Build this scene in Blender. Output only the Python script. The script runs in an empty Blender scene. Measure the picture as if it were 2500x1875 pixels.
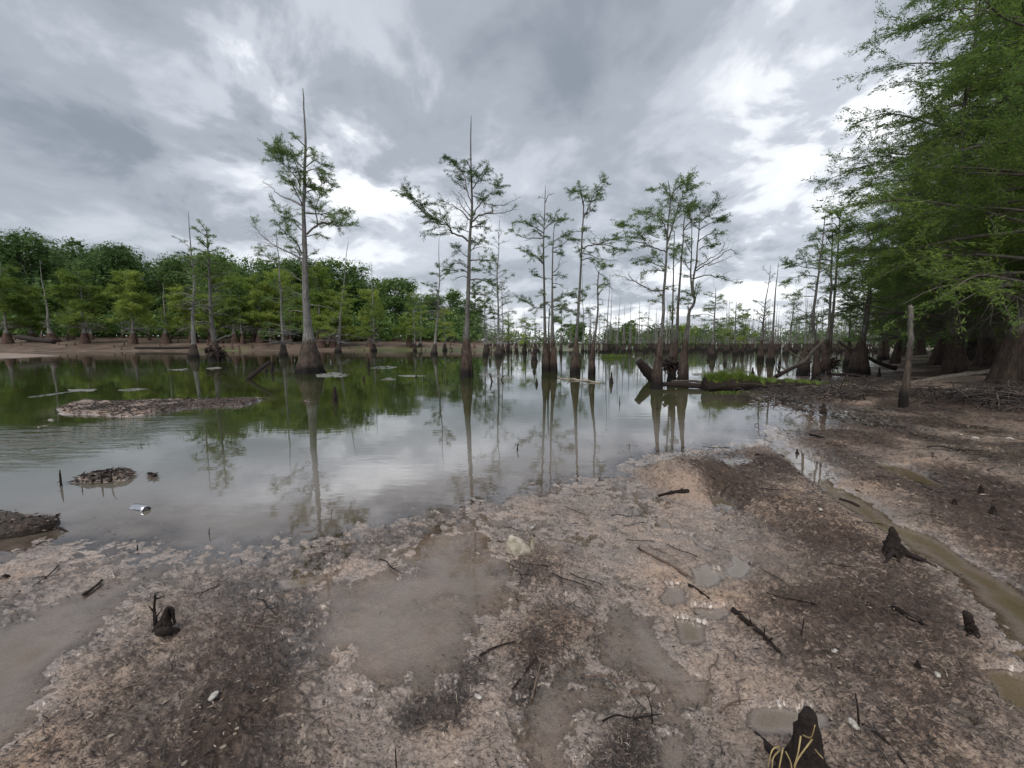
import bpy, math, random
import numpy as np
from mathutils import Vector

SC = bpy.context.scene
COL = SC.collection
R = math.radians

# ------------------------------------------------------------------ camera
CAM_H = 1.6
FPX = 977.0                      # focal length in source pixels (2500 wide)
PITCH = math.atan((937.5 - 836.0) / FPX)
cam_data = bpy.data.cameras.new("camera")
cam = bpy.data.objects.new("camera", cam_data)
COL.objects.link(cam)
cam.location = (0, 0, CAM_H)
cam.rotation_euler = (math.pi / 2 - PITCH, 0, 0)
cam_data.sensor_width = 36.0
cam_data.lens = 36.0 * FPX / 2500.0
cam_data.clip_start = 0.05
cam_data.clip_end = 3000
SC.camera = cam

# ------------------------------------------------------------------ view
SC.view_settings.view_transform = 'Standard'
SC.view_settings.look = 'None'
SC.view_settings.exposure = 0.72
SC.view_settings.gamma = 1
SC.render.engine = 'CYCLES'
SC.cycles.max_bounces = 6
SC.cycles.transparent_max_bounces = 8
SC.cycles.diffuse_bounces = 3
SC.cycles.glossy_bounces = 3
SC.cycles.transmission_bounces = 3
SC.cycles.use_denoising = True

SUN_ELEV, SUN_AZ = R(55), R(200)     # azimuth clockwise from +Y
# ------------------------------------------------------------------ node helper
def N(nt, typ, ins=None, **props):
    n = nt.nodes.new(typ)
    for k, v in props.items():
        setattr(n, k, v)
    if ins:
        for k, v in ins.items():
            s = n.inputs[k]
            if isinstance(v, bpy.types.NodeSocket):
                nt.links.new(v, s)
            else:
                s.default_value = v
    return n

def MATH(nt, op, a, b=None, c=None, clamp=False):
    n = nt.nodes.new('ShaderNodeMath'); n.operation = op; n.use_clamp = clamp
    for i, v in enumerate((a, b, c)):
        if v is None: continue
        if isinstance(v, bpy.types.NodeSocket): nt.links.new(v, n.inputs[i])
        else: n.inputs[i].default_value = v
    return n.outputs[0]

def MIX(nt, fac, a, b):
    n = nt.nodes.new('ShaderNodeMix'); n.data_type = 'RGBA'
    for s, v in ((n.inputs[0], fac), (n.inputs[6], a), (n.inputs[7], b)):
        if isinstance(v, bpy.types.NodeSocket): nt.links.new(v, s)
        else: s.default_value = (*v, 1) if isinstance(v, tuple) and len(v) == 3 else v
    return n.outputs[2]

def RAMP(nt, fac, stops, interp='LINEAR'):
    n = nt.nodes.new('ShaderNodeValToRGB'); n.color_ramp.interpolation = interp
    el = n.color_ramp.elements
    while len(el) < len(stops): el.new(0.5)
    for e, (p, c) in zip(el, stops):
        e.position = p; e.color = (*c, 1) if len(c) == 3 else c
    nt.links.new(fac, n.inputs[0])
    return n.outputs[0]

def MR(nt, v, a, b, c=0.0, d=1.0, smooth=True):
    n = nt.nodes.new('ShaderNodeMapRange')
    n.interpolation_type = 'SMOOTHSTEP' if smooth else 'LINEAR'
    nt.links.new(v, n.inputs[0])
    for i, x in enumerate((a, b, c, d)): n.inputs[i + 1].default_value = x
    return n.outputs[0]

def pix_dir(px, py):
    dx = (px - 1250) / FPX; dy = (937.5 - py) / FPX
    c, s = math.cos(PITCH), math.sin(PITCH)
    v = np.array([dx, c + dy * s, -s + dy * c])
    return v

# ------------------------------------------------------------------ world: Nishita sky under an overcast cloud deck
W = bpy.data.worlds.new("World"); SC.world = W; W.use_nodes = True
nt = W.node_tree; nt.nodes.clear()
sky = N(nt, 'ShaderNodeTexSky', sky_type='NISHITA', sun_disc=False, sun_elevation=SUN_ELEV,
        sun_rotation=SUN_AZ, air_density=1.0, dust_density=2.0)
tc = N(nt, 'ShaderNodeTexCoord')
sep = N(nt, 'ShaderNodeSeparateXYZ', {0: tc.outputs['Generated']})
zc = MATH(nt, 'MAXIMUM', sep.outputs[2], 0.0)
den = MATH(nt, 'ADD', zc, 0.27)
u = MATH(nt, 'DIVIDE', sep.outputs[0], den)
v = MATH(nt, 'DIVIDE', sep.outputs[1], den)
def cloud_noise(scale, detail, rough, dist, rot, sx, sy, off):
    cx = N(nt, 'ShaderNodeCombineXYZ', {0: u, 1: v, 2: off})
    mp = N(nt, 'ShaderNodeMapping', {0: cx.outputs[0]})
    mp.inputs['Rotation'].default_value = (0, 0, R(rot))
    mp.inputs['Scale'].default_value = (sx, sy, 1)
    return N(nt, 'ShaderNodeTexNoise', {'Vector': mp.outputs[0], 'Scale': scale, 'Detail': detail,
                                        'Roughness': rough, 'Distortion': dist}).outputs[0]
n_big = cloud_noise(1.25, 3, 0.45, 0.3, 25, 1.0, 0.9, 3.7)
n_mid = cloud_noise(3.0, 8, 0.55, 0.3, 30, 1.0, 0.95, 9.1)
n_fine = cloud_noise(10, 6, 0.55, 0.2, 20, 1.0, 0.8, 1.3)
val = MATH(nt, 'MULTIPLY', n_big, 0.62)
val = MATH(nt, 'MULTIPLY_ADD', n_mid, 0.74, val)
val = MATH(nt, 'MULTIPLY_ADD', n_fine, 0.20, val)       # mean about .65
val = MATH(nt, 'ADD', val, -0.325)
brk = MR(nt, n_mid, 0.36, 0.62, 0.25, 1.0)
CLOUD_LOBES = [  # pixel direction of thin, bright cloud / thick, dark cloud; tightness; gain
    (440, 170, 22, 0.20), (860, 330, 45, 0.26), (830, 440, 90, 0.22), (590, 460, 110, 0.20), (1150, 350, 45, 0.14),
    (2040, 130, 28, 0.24), (2060, 310, 60, 0.24), (1560, 700, 70, 0.24), (1350, 800, 60, 0.22), (1850, 760, 50, 0.16),
    (600, 60, 90, 0.16), (1750, 640, 60, 0.14), (2350, 200, 60, 0.1),
    (1340, 225, 200, -0.28), (150, 60, 30, -0.12), (900, 30, 18, -0.10), (1700, 60, 25, -0.08), (300, 350, 25, -0.08), (180, 420, 30, -0.13), (700, 600, 25, -0.14), (1000, 60, 25, -0.12),
    (1250, 560, 30, -0.10), (1480, 580, 60, -0.12), (1700, 430, 20, -0.07), (2250, 20, 25, -0.1), (1640, 100, 30, -0.08)]
vd = N(nt, 'ShaderNodeVectorMath', {0: tc.outputs['Generated']}, operation='NORMALIZE').outputs[0]
for (px, py, k, g) in CLOUD_LOBES:
    c = pix_dir(px, py); c = c / np.linalg.norm(c)
    d = N(nt, 'ShaderNodeVectorMath', {0: vd, 1: tuple(c)}, operation='DOT_PRODUCT').outputs['Value']
    e = MATH(nt, 'EXPONENT', MATH(nt, 'MULTIPLY', MATH(nt, 'SUBTRACT', d, 1.0), float(k)))
    e = MATH(nt, 'MULTIPLY', e, brk if g > 0 else 1.0)
    val = MATH(nt, 'MULTIPLY_ADD', e, g * .9, val)
hz = MR(nt, zc, 0.0, 0.22, 0.10, 0.0)
val = MATH(nt, 'ADD', val, hz)
cl = RAMP(nt, val, [(0.02, (1.75, 1.98, 2.3)), (0.30, (2.65, 2.9, 3.25)), (0.52, (3.95, 4.18, 4.6)),
                    (0.68, (6.0, 6.2, 6.5)), (0.86, (8.8, 8.9, 9.1))], 'EASE')
col = MIX(nt, 0.94, sky.outputs[0], cl)
bg = N(nt, 'ShaderNodeBackground', {'Color': col, 'Strength': 0.1})
out = N(nt, 'ShaderNodeOutputWorld', {'Surface': bg.outputs[0]})

sl = bpy.data.lights.new("sun", 'SUN'); sl.energy = 1.5; sl.angle = R(38); sl.color = (1.0, 0.955, 0.9)
so = bpy.data.objects.new("sun", sl); COL.objects.link(so)
sd = Vector((math.sin(SUN_AZ) * math.cos(SUN_ELEV), math.cos(SUN_AZ) * math.cos(SUN_ELEV), math.sin(SUN_ELEV)))
so.rotation_euler = sd.to_track_quat('Z', 'Y').to_euler()

# ------------------------------------------------------------------ pixel (source photo) -> place
def G(px, py, z=0.0):
    v = pix_dir(px, py); t = (z - CAM_H) / v[2]
    return np.array([v[0] * t, v[1] * t, z])
def D(px, py, Y):
    v = pix_dir(px, py); t = Y / v[1]
    return np.array([v[0] * t, Y, CAM_H + v[2] * t])

# ------------------------------------------------------------------ numpy noise
def _h(ix, iy, s):
    n = (ix * 374761393 + iy * 668265263 + s * 144665) & 0xffffffff
    n = ((n ^ (n >> 13)) * 1274126177) & 0xffffffff
    n = n ^ (n >> 16)
    return (n & 0xffff) / 65535.0
def vnoise(x, y, s=0):
    x = np.asarray(x, float); y = np.asarray(y, float)
    ix = np.floor(x).astype(np.int64); iy = np.floor(y).astype(np.int64)
    fx = x - ix; fy = y - iy
    fx = fx * fx * (3 - 2 * fx); fy = fy * fy * (3 - 2 * fy)
    a = _h(ix, iy, s); b = _h(ix + 1, iy, s); c = _h(ix, iy + 1, s); d = _h(ix + 1, iy + 1, s)
    return (a + (b - a) * fx) * (1 - fy) + (c + (d - c) * fx) * fy * 1.0
def fbm(x, y, s=0, o=4, g=0.5):
    t = 0; a = 1; m = 0
    for i in range(o):
        c, sn = math.cos(0.6 * i + .3), math.sin(0.6 * i + .3)
        f = 2.03 ** i
        t = t + a * (vnoise((x * c - y * sn) * f + 17.3 * i, (x * sn + y * c) * f - 9.1 * i, s + i) - .5); m += a; a *= g
    return t / m * 2
def sstep(a, b, x):
    t = np.clip((x - a) / (b - a), 0, 1); return t * t * (3 - 2 * t)

# ------------------------------------------------------------------ mesh helpers
class Acc:
    def __init__(s): s.v = []; s.q = []; s.t = []; s.n = 0
    def add(s, v, q=None, t=None):
        v = np.asarray(v, float).reshape(-1, 3)
        if q is not None and len(q): s.q.append(np.asarray(q, np.int64).reshape(-1, 4) + s.n)
        if t is not None and len(t): s.t.append(np.asarray(t, np.int64).reshape(-1, 3) + s.n)
        s.v.append(v); s.n += len(v)
    def arrays(s):
        return (np.concatenate(s.v) if s.v else np.zeros((0, 3)), np.concatenate(s.q) if s.q else np.zeros((0, 4), int),
                np.concatenate(s.t) if s.t else np.zeros((0, 3), int))
    def merge(s, o, off=(0, 0, 0)):
        v, q, t = o.arrays(); s.add(v + np.array(off), q, t)

def mesh_from(name, v, q, t, mat, smooth=True, origin=None):
    me = bpy.data.meshes.new(name)
    v = np.asarray(v, np.float32)
    if origin is not None: v = v - np.asarray(origin, np.float32)
    nq, ntr = len(q), len(t)
    me.vertices.add(len(v)); me.vertices.foreach_set('co', np.ascontiguousarray(v).ravel())
    me.loops.add(nq * 4 + ntr * 3)
    me.loops.foreach_set('vertex_index', np.concatenate([np.asarray(q).ravel(), np.asarray(t).ravel()]).astype(np.int32))
    me.polygons.add(nq + ntr)
    st = np.concatenate([np.arange(nq) * 4, nq * 4 + np.arange(ntr) * 3]).astype(np.int32)
    me.polygons.foreach_set('loop_start', st)
    me.polygons.foreach_set('use_smooth', np.full(nq + ntr, smooth))
    me.update(calc_edges=True)
    me.materials.append(mat)
    return me
def obj(name, acc, mat, parent=None, smooth=True, origin=None):
    v, q, t = acc.arrays()
    if origin is None and parent is not None: origin = np.array(parent.location)
    me = mesh_from(name, v, q, t, mat, smooth, origin)
    o = bpy.data.objects.new(name, me); COL.objects.link(o)
    if parent is not None: o.parent = parent
    elif origin is not None: o.location = tuple(origin)
    return o
def tag(o, label=None, cat=None, group=None, kind=None):
    if label: o['label'] = label
    if cat: o['category'] = cat
    if group: o['group'] = group
    if kind: o['kind'] = kind
    return o
def empty(name, loc, label, cat, group=None):
    o = bpy.data.objects.new(name, None); COL.objects.link(o); o.location = tuple(float(a) for a in loc)
    o.empty_display_size = .2
    return tag(o, label, cat, group)
def dup(root, loc, rz=0.0, s=1.0, label=None, group=None):
    r = root.copy(); COL.objects.link(r); r.location = loc; r.rotation_euler = (0, 0, rz); r.scale = (s, s, s)
    if label: r['label'] = label
    if group: r['group'] = group
    for ch in list(root.children):
        c = ch.copy(); COL.objects.link(c); c.parent = r
    return r

def smooth_path(pts, n=None, seg=None):
    P = np.asarray(pts, float)
    if len(P) == 2:
        k = n or 4; t = np.linspace(0, 1, k)[:, None]; return P[0] * (1 - t) + P[1] * t
    E = np.vstack([2 * P[0] - P[1], P, 2 * P[-1] - P[-2]])
    k = seg or 4; out = []
    for i in range(1, len(E) - 2):
        for j in range(k):
            t = j / k; a, b, c, d = E[i - 1], E[i], E[i + 1], E[i + 2]
            out.append(.5 * ((2 * b) + (c - a) * t + (2 * a - 5 * b + 4 * c - d) * t * t + (3 * b - a - 3 * c + d) * t ** 3))
    out.append(P[-1]); return np.array(out)
def tube(acc, pts, rad, S=6, mult=None, cap=True, twist=0.0):
    P = np.asarray(pts, float); n = len(P)
    rad = np.broadcast_to(np.asarray(rad, float), (n,)) if np.ndim(rad) < 2 else rad
    T = np.gradient(P, axis=0); T /= np.linalg.norm(T, axis=1)[:, None] + 1e-9
    ref = np.array([0, 1, 0]) if abs(T[0][1]) < .9 else np.array([1, 0, 0])
    u = np.cross(ref, T[0]); u /= np.linalg.norm(u); U = [u]
    for i in range(1, n):
        u = U[-1] - T[i] * np.dot(U[-1], T[i]); u /= np.linalg.norm(u) + 1e-9; U.append(u)
    U = np.array(U); Vv = np.cross(T, U)
    th = np.linspace(0, 2 * math.pi, S, endpoint=False)
    rr = rad[:, None] * (mult if mult is not None else 1.0)
    rr = np.broadcast_to(rr, (n, S))
    tt = th[None, :] + twist * np.arange(n)[:, None]
    V = P[:, None, :] + rr[..., None] * (np.cos(tt)[..., None] * U[:, None, :] + np.sin(tt)[..., None] * Vv[:, None, :])
    i = np.arange(n - 1)[:, None] * S; j = np.arange(S)[None, :]; j2 = (j + 1) % S
    Q = np.stack([i + j, i + j2, i + S + j2, i + S + j], -1).reshape(-1, 4)
    V = V.reshape(-1, 3); tr = []
    if cap:
        c0, c1 = len(V), len(V) + 1; V = np.vstack([V, P[0], P[-1]])
        k = np.arange(S); k2 = (k + 1) % S; b = (n - 1) * S
        tr = np.vstack([np.stack([k2, k, np.full(S, c0)], -1), np.stack([b + k, b + k2, np.full(S, c1)], -1)])
    acc.add(V, Q, tr)
def prisms(acc, A, B, ra, rb):
    A = np.atleast_2d(A); B = np.atleast_2d(B); M = len(A)
    if M == 0: return
    T = B - A; T /= np.linalg.norm(T, axis=1)[:, None] + 1e-9
    ref = np.where(np.abs(T[:, 2:3]) < .9, np.array([[0, 0, 1.]]), np.array([[1., 0, 0]]))
    u = np.cross(ref, T); u /= np.linalg.norm(u, axis=1)[:, None] + 1e-9; w = np.cross(T, u)
    ra = np.broadcast_to(np.asarray(ra, float), (M,)); rb = np.broadcast_to(np.asarray(rb, float), (M,))
    vs = []
    for P_, r_ in ((A, ra), (B, rb)):
        for k in range(3):
            a = k * 2.0944
            vs.append(P_ + r_[:, None] * (math.cos(a) * u + math.sin(a) * w))
    V = np.stack(vs, 1).reshape(-1, 3)
    b = (np.arange(M) * 6)[:, None]
    Q = np.concatenate([b + np.array([[0, 1, 4, 3]]), b + np.array([[1, 2, 5, 4]]), b + np.array([[2, 0, 3, 5]])])
    acc.add(V, Q)
def leaves(acc, rng, C, L, Wd, axis=None, flat=0.55):
    C = np.atleast_2d(C); M = len(C)
    if M == 0: return
    a = rng.normal(size=(M, 3)); a[:, 2] *= flat
    if axis is not None: a = a * .8 + axis * 1.2
    a /= np.linalg.norm(a, axis=1)[:, None] + 1e-9
    n = rng.normal(size=(M, 3)); n[:, 2] += .6
    b = np.cross(a, n); b /= np.linalg.norm(b, axis=1)[:, None] + 1e-9
    s = rng.uniform(.6, 1.4, (M, 1)); l = L * s / 2; w = Wd * s / 2
    V = np.stack([C - a * l, C + b * w, C + a * l, C - b * w], 1).reshape(-1, 3)
    acc.add(V, (np.arange(M) * 4)[:, None] + np.arange(4)[None, :])
# ------------------------------------------------------------------ materials
def new_mat(name):
    m = bpy.data.materials.new(name); m.use_nodes = True; m.node_tree.nodes.clear(); return m, m.node_tree
def pos(nt): return N(nt, 'ShaderNodeNewGeometry').outputs['Position']
def mapped(nt, vec, sc, rot=(0, 0, 0)):
    m = N(nt, 'ShaderNodeMapping', {0: vec}); m.inputs['Scale'].default_value = sc; m.inputs['Rotation'].default_value = rot
    return m.outputs[0]
def noise(nt, vec, scale, detail=4, rough=.55, dist=0.0):
    return N(nt, 'ShaderNodeTexNoise', {'Vector': vec, 'Scale': scale, 'Detail': detail, 'Roughness': rough, 'Distortion': dist}).outputs[0]
def finish(nt, col, rough, bump=None, bstr=.5, bdist=.02, spec=.5, coat=None):
    ins = {'Base Color': col if isinstance(col, bpy.types.NodeSocket) else (*col, 1), 'Roughness': rough, 'Specular IOR Level': spec}
    if bump is not None:
        b = N(nt, 'ShaderNodeBump', {'Height': bump, 'Strength': bstr, 'Distance': bdist}); ins['Normal'] = b.outputs[0]
    if coat is not None: ins.update({'Coat Weight': coat, 'Coat Roughness': .13, 'Coat IOR': 1.6})
    p = N(nt, 'ShaderNodeBsdfPrincipled', ins)
    N(nt, 'ShaderNodeOutputMaterial', {'Surface': p.outputs[0]})

def mat_mud():
    m, nt = new_mat('wet_mud'); P = pos(nt)
    at = N(nt, 'ShaderNodeAttribute', attribute_name='dark').outputs['Fac']
    gr = N(nt, 'ShaderNodeAttribute', attribute_name='lift').outputs['Fac']
    sand = N(nt, 'ShaderNodeAttribute', attribute_name='sand').outputs['Fac']
    grn = N(nt, 'ShaderNodeAttribute', attribute_name='grassy').outputs['Fac']
    n1 = noise(nt, P, 1.3, 5, .6, .4); n2 = noise(nt, P, 14, 6, .68, .6); n3 = noise(nt, mapped(nt, P, (1, 2.1, 1), (0, 0, .5)), 46, 5, .7, .8)
    n4 = noise(nt, P, 5, 4, .6)
    silt = RAMP(nt, n1, [(.3, (.20, .165, .14)), (.48, (.285, .222, .18)), (.62, (.36, .265, .20)), (.75, (.44, .285, .19))])
    silt = MIX(nt, MR(nt, n4, .45, .7, 0, .55), silt, (.17, .14, .125))
    grime = RAMP(nt, n2, [(.28, (.018, .013, .012)), (.5, (.064, .047, .039)), (.72, (.15, .11, .088))])
    # organic litter worked into the silt: dark specks and clots
    n5 = noise(nt, mapped(nt, P, (1, 1.7, 1), (0, 0, .9)), 75, 3, .6, 1.2)
    sp = MR(nt, MATH(nt, 'MULTIPLY_ADD', n5, .5, MATH(nt, 'MULTIPLY', n3, .5)), .51, .57, 0, 1)
    f = MATH(nt, 'MULTIPLY_ADD', at, .40, MATH(nt, 'MULTIPLY', n2, .8))
    f = MATH(nt, 'MULTIPLY_ADD', n3, .6, f)
    f = MR(nt, f, .80, .98)
    f = MATH(nt, 'MAXIMUM', f, MATH(nt, 'MULTIPLY', sp, MR(nt, n4, .32, .55, .3, 1.0)))
    c = MIX(nt, f, silt, grime)
    sn = RAMP(nt, noise(nt, P, .35, 5, .6), [(.35, (.075, .055, .044)), (.68, (.19, .14, .11))])  # sand darkened for brown mud and, in the colour, for the trees' shade
    c = MIX(nt, sand, c, sn)
    c = MIX(nt, MATH(nt, 'MULTIPLY', grn, MR(nt, n4, .4, .6)), c, (.07, .13, .02))
    wet = MR(nt, gr, .0, .05, 0, 1)
    rough = MATH(nt, 'MULTIPLY_ADD', wet, .36, MATH(nt, 'MULTIPLY_ADD', n2, .22, .01))
    hgt = MATH(nt, 'ADD', MATH(nt, 'MULTIPLY', n2, .8), MATH(nt, 'MULTIPLY', n3, .45))
    finish(nt, c, rough, hgt, .9, .022, MATH(nt, 'MULTIPLY', MR(nt, gr, .0, .05, .95, .15), MATH(nt, 'MULTIPLY_ADD', at, -.75, 1.0)),
           coat=MATH(nt, 'MULTIPLY', MR(nt, MATH(nt, 'MULTIPLY_ADD', n4, .03, gr), .012, .05, 1.0, .0), MR(nt, n1, .35, .6, .35, 1.0)))
    return m
def mat_water():
    m, nt = new_mat('silty_water'); P = pos(nt)
    dep = N(nt, 'ShaderNodeAttribute', attribute_name='depth').outputs['Fac']
    rip = N(nt, 'ShaderNodeAttribute', attribute_name='ripple').outputs['Fac']
    w1 = noise(nt, mapped(nt, P, (.55, 1.6, 1), (0, 0, R(-12))), 3.2, 3, .5, .2)
    w2 = noise(nt, mapped(nt, P, (.6, 1.5, 1), (0, 0, R(14))), 9, 2, .5)
    gust = MR(nt, noise(nt, mapped(nt, P, (.3, 1, 1)), .35, 3, .5), .4, .65, .25, 1.0)
    hgt = MATH(nt, 'ADD', MATH(nt, 'MULTIPLY', w1, .7), MATH(nt, 'MULTIPLY', w2, .18))
    hgt = MATH(nt, 'MULTIPLY', hgt, gust)
    b1 = N(nt, 'ShaderNodeBump', {'Height': hgt, 'Strength': .11, 'Distance': .03})
    w3 = noise(nt, mapped(nt, P, (.5, 2.2, 1), (0, 0, R(-14))), 2.6, 4, .6, .8)
    b2 = N(nt, 'ShaderNodeBump', {'Height': MATH(nt, 'MULTIPLY', w3, rip), 'Strength': .8, 'Distance': .07, 'Normal': b1.outputs[0]})
    inl = N(nt, 'ShaderNodeAttribute', attribute_name='inland').outputs['Fac']
    ior = MATH(nt, 'MULTIPLY_ADD', inl, -.50, 2.1)
    fr = N(nt, 'ShaderNodeFresnel', {'IOR': ior, 'Normal': b2.outputs[0]}).outputs[0]
    gl = N(nt, 'ShaderNodeBsdfGlossy', {'Color': (.97, .98, 1, 1), 'Roughness': .015, 'Normal': b2.outputs[0]})
    n = noise(nt, P, .8, 4, .6)
    murk = RAMP(nt, MATH(nt, 'MULTIPLY_ADD', n, .05, dep), [(.03, (.28, .225, .175)), (.09, (.22, .20, .18)), (.18, (.18, .17, .155)), (.28, (.10, .098, .075)), (.42, (.040, .046, .018))])
    silt = N(nt, 'ShaderNodeAttribute', attribute_name='silt').outputs['Fac']
    pud = RAMP(nt, dep, [(.0, (.35, .285, .24)), (.02, (.33, .275, .235)), (.030, (.21, .165, .115)), (.045, (.13, .098, .055))])
    inl = N(nt, 'ShaderNodeAttribute', attribute_name='inland').outputs['Fac']
    deepc = RAMP(nt, dep, [(.0, (.12, .11, .075)), (.15, (.06, .062, .03)), (.4, (.03, .037, .012))])
    murk = MIX(nt, silt, deepc, murk); murk = MIX(nt, inl, murk, pud)
    df = N(nt, 'ShaderNodeBsdfDiffuse', {'Color': murk})
    tr = N(nt, 'ShaderNodeBsdfTransparent', {'Color': (.97, .93, .86, 1)})
    op = MATH(nt, 'SUBTRACT', 1.0, MATH(nt, 'EXPONENT', MATH(nt, 'MULTIPLY', MATH(nt, 'MAXIMUM', dep, 0.0), MATH(nt, 'MULTIPLY_ADD', inl, 2.0, -24.0))))
    body = N(nt, 'ShaderNodeMixShader', {0: op, 1: tr.outputs[0], 2: df.outputs[0]})
    mx = N(nt, 'ShaderNodeMixShader', {0: fr, 1: body.outputs[0], 2: gl.outputs[0]})
    N(nt, 'ShaderNodeOutputMaterial', {'Surface': mx.outputs[0]})
    return m
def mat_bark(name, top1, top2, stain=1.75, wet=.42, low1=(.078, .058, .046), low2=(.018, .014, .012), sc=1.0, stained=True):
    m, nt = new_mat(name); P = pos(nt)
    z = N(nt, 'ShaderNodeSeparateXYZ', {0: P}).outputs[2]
    st = noise(nt, mapped(nt, P, (1, 1, .09)), 26 * sc, 6, .68, .3)  # streak noise also paints the dark of the crevices into the colour
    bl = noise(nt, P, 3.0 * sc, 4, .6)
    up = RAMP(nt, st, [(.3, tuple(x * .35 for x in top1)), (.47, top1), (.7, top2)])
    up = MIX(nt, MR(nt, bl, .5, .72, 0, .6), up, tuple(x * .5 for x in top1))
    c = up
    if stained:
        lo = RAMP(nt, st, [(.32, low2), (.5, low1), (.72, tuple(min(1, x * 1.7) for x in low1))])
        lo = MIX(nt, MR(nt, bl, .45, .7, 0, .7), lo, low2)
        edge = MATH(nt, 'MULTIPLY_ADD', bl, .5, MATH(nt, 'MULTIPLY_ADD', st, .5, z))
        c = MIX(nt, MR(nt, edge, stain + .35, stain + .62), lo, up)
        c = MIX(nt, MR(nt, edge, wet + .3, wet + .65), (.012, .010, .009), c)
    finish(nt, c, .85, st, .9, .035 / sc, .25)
    return m
def mat_leaf(name, c1, c2, c3, clump=.7, trans=.45):
    m, nt = new_mat(name)
    g = N(nt, 'ShaderNodeNewGeometry'); oi = N(nt, 'ShaderNodeObjectInfo')
    rnd = g.outputs['Random Per Island']
    n = noise(nt, g.outputs['Position'], clump, 3, .6)
    f = MATH(nt, 'ADD', MATH(nt, 'MULTIPLY', rnd, .30), MATH(nt, 'MULTIPLY_ADD', n, 1.3, -.33))
    f = MATH(nt, 'MULTIPLY_ADD', oi.outputs['Random'], .38, MATH(nt, 'ADD', f, -.16))
    c = RAMP(nt, f, [(.1, c1), (.5, c2), (.92, c3)])
    p = N(nt, 'ShaderNodeBsdfPrincipled', {'Base Color': c, 'Roughness': .6, 'Specular IOR Level': .25})
    t = N(nt, 'ShaderNodeBsdfTranslucent', {'Color': c})
    mx = N(nt, 'ShaderNodeMixShader', {0: trans, 1: p.outputs[0], 2: t.outputs[0]})
    N(nt, 'ShaderNodeOutputMaterial', {'Surface': mx.outputs[0]})
    return m
def mat_litter(name, stops, rough=.55):
    m, nt = new_mat(name)
    rnd = N(nt, 'ShaderNodeNewGeometry').outputs['Random Per Island']
    c = RAMP(nt, rnd, stops)
    finish(nt, c, rough, None, spec=.5)
    return m
def mat_plain(name, c1, c2, scale=20, rough=.6, bstr=.4, bd=.01, metal=0, spec=.5):
    m, nt = new_mat(name); tcn = N(nt, 'ShaderNodeTexCoord').outputs['Object']
    n = noise(nt, tcn, scale, 6, .65, .3)
    c = RAMP(nt, n, [(.3, c1), (.7, c2)])
    b = N(nt, 'ShaderNodeBump', {'Height': n, 'Strength': bstr, 'Distance': bd})
    p = N(nt, 'ShaderNodeBsdfPrincipled', {'Base Color': c, 'Roughness': rough, 'Metallic': metal, 'Normal': b.outputs[0], 'Specular IOR Level': spec})
    N(nt, 'ShaderNodeOutputMaterial', {'Surface': p.outputs[0]})
    return m

M = {}
M['mud'] = mat_mud(); M['water'] = mat_water()
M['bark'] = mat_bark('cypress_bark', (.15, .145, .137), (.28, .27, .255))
M['bark_dark'] = mat_bark('dark_cypress_bark', (.115, .105, .09), (.2, .185, .16), stain=1.55, low1=(.075, .058, .046), low2=(.022, .017, .014))  # darker grey-brown bark of the standing dead pole
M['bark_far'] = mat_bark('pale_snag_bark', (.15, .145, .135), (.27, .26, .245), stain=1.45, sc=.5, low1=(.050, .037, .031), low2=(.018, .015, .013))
M['bark_mid'] = mat_bark('cypress_bark_backlit', (.105, .10, .09), (.20, .19, .175), low1=(.072, .050, .039), low2=(.018, .014, .012))  # darker copy of the bark: backlit dimness is put into its colour
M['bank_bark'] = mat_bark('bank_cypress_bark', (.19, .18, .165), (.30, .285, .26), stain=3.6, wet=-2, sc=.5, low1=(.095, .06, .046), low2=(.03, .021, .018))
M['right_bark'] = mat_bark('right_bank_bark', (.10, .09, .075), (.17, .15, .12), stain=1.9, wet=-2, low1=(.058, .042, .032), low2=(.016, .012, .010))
M['bough'] = mat_bark('bough_bark', (.11, .10, .085), (.19, .175, .155), stained=False)
M['bough_grey'] = mat_bark('dead_bough_bark', (.22, .21, .2), (.36, .35, .33), stained=False)
M['leaf'] = mat_leaf('cypress_foliage', (.055, .095, .03), (.12, .19, .052), (.20, .28, .07))
M['leaf_yellow'] = mat_leaf('bright_cypress_foliage', (.075, .13, .025), (.19, .27, .05), (.36, .42, .09), clump=.35, trans=.5)
M['leaf_right'] = mat_leaf('right_bank_foliage', (.060, .115, .030), (.145, .225, .048), (.29, .37, .075), clump=.4, trans=.55)  # foliage of the right bank cypresses
M['leaf_broad'] = mat_leaf('broadleaf_foliage', (.045, .085, .03), (.095, .165, .05), (.17, .25, .07), clump=.22, trans=.3)
M['leaf_far'] = mat_leaf('far_foliage', (.035, .065, .032), (.075, .115, .05), (.12, .165, .06), clump=.15)
M['grass'] = mat_leaf('log_grass', (.05, .08, .015), (.12, .18, .03), (.24, .31, .07), clump=3)
M['moss'] = mat_plain('moss', (.03, .05, .008), (.11, .16, .02), 30, .9)
M['litter'] = mat_litter('litter', [(0, (.012, .009, .009)), (.55, (.038, .028, .024)), (.80, (.085, .062, .05)), (.93, (.17, .125, .10)), (.985, (.36, .29, .23))])
M['twig'] = mat_litter('twig', [(0, (.014, .011, .010)), (.75, (.038, .027, .022)), (1, (.11, .08, .06))])
M['rot'] = mat_plain('rotten_wood', (.008, .006, .006), (.045, .031, .025), 34, .8, .9, .04, spec=.25)
M['wetwood'] = mat_plain('wet_driftwood', (.010, .008, .007), (.12, .085, .062), 30, .7, 1, .05)
M['log'] = mat_plain('fallen_log_wood', (.03, .024, .019), (.115, .09, .07), 9, .8, .8, .04)
M['palelog'] = mat_plain('bleached_log_wood', (.16, .13, .10), (.36, .31, .25), 7, .8, .8, .04)
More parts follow.
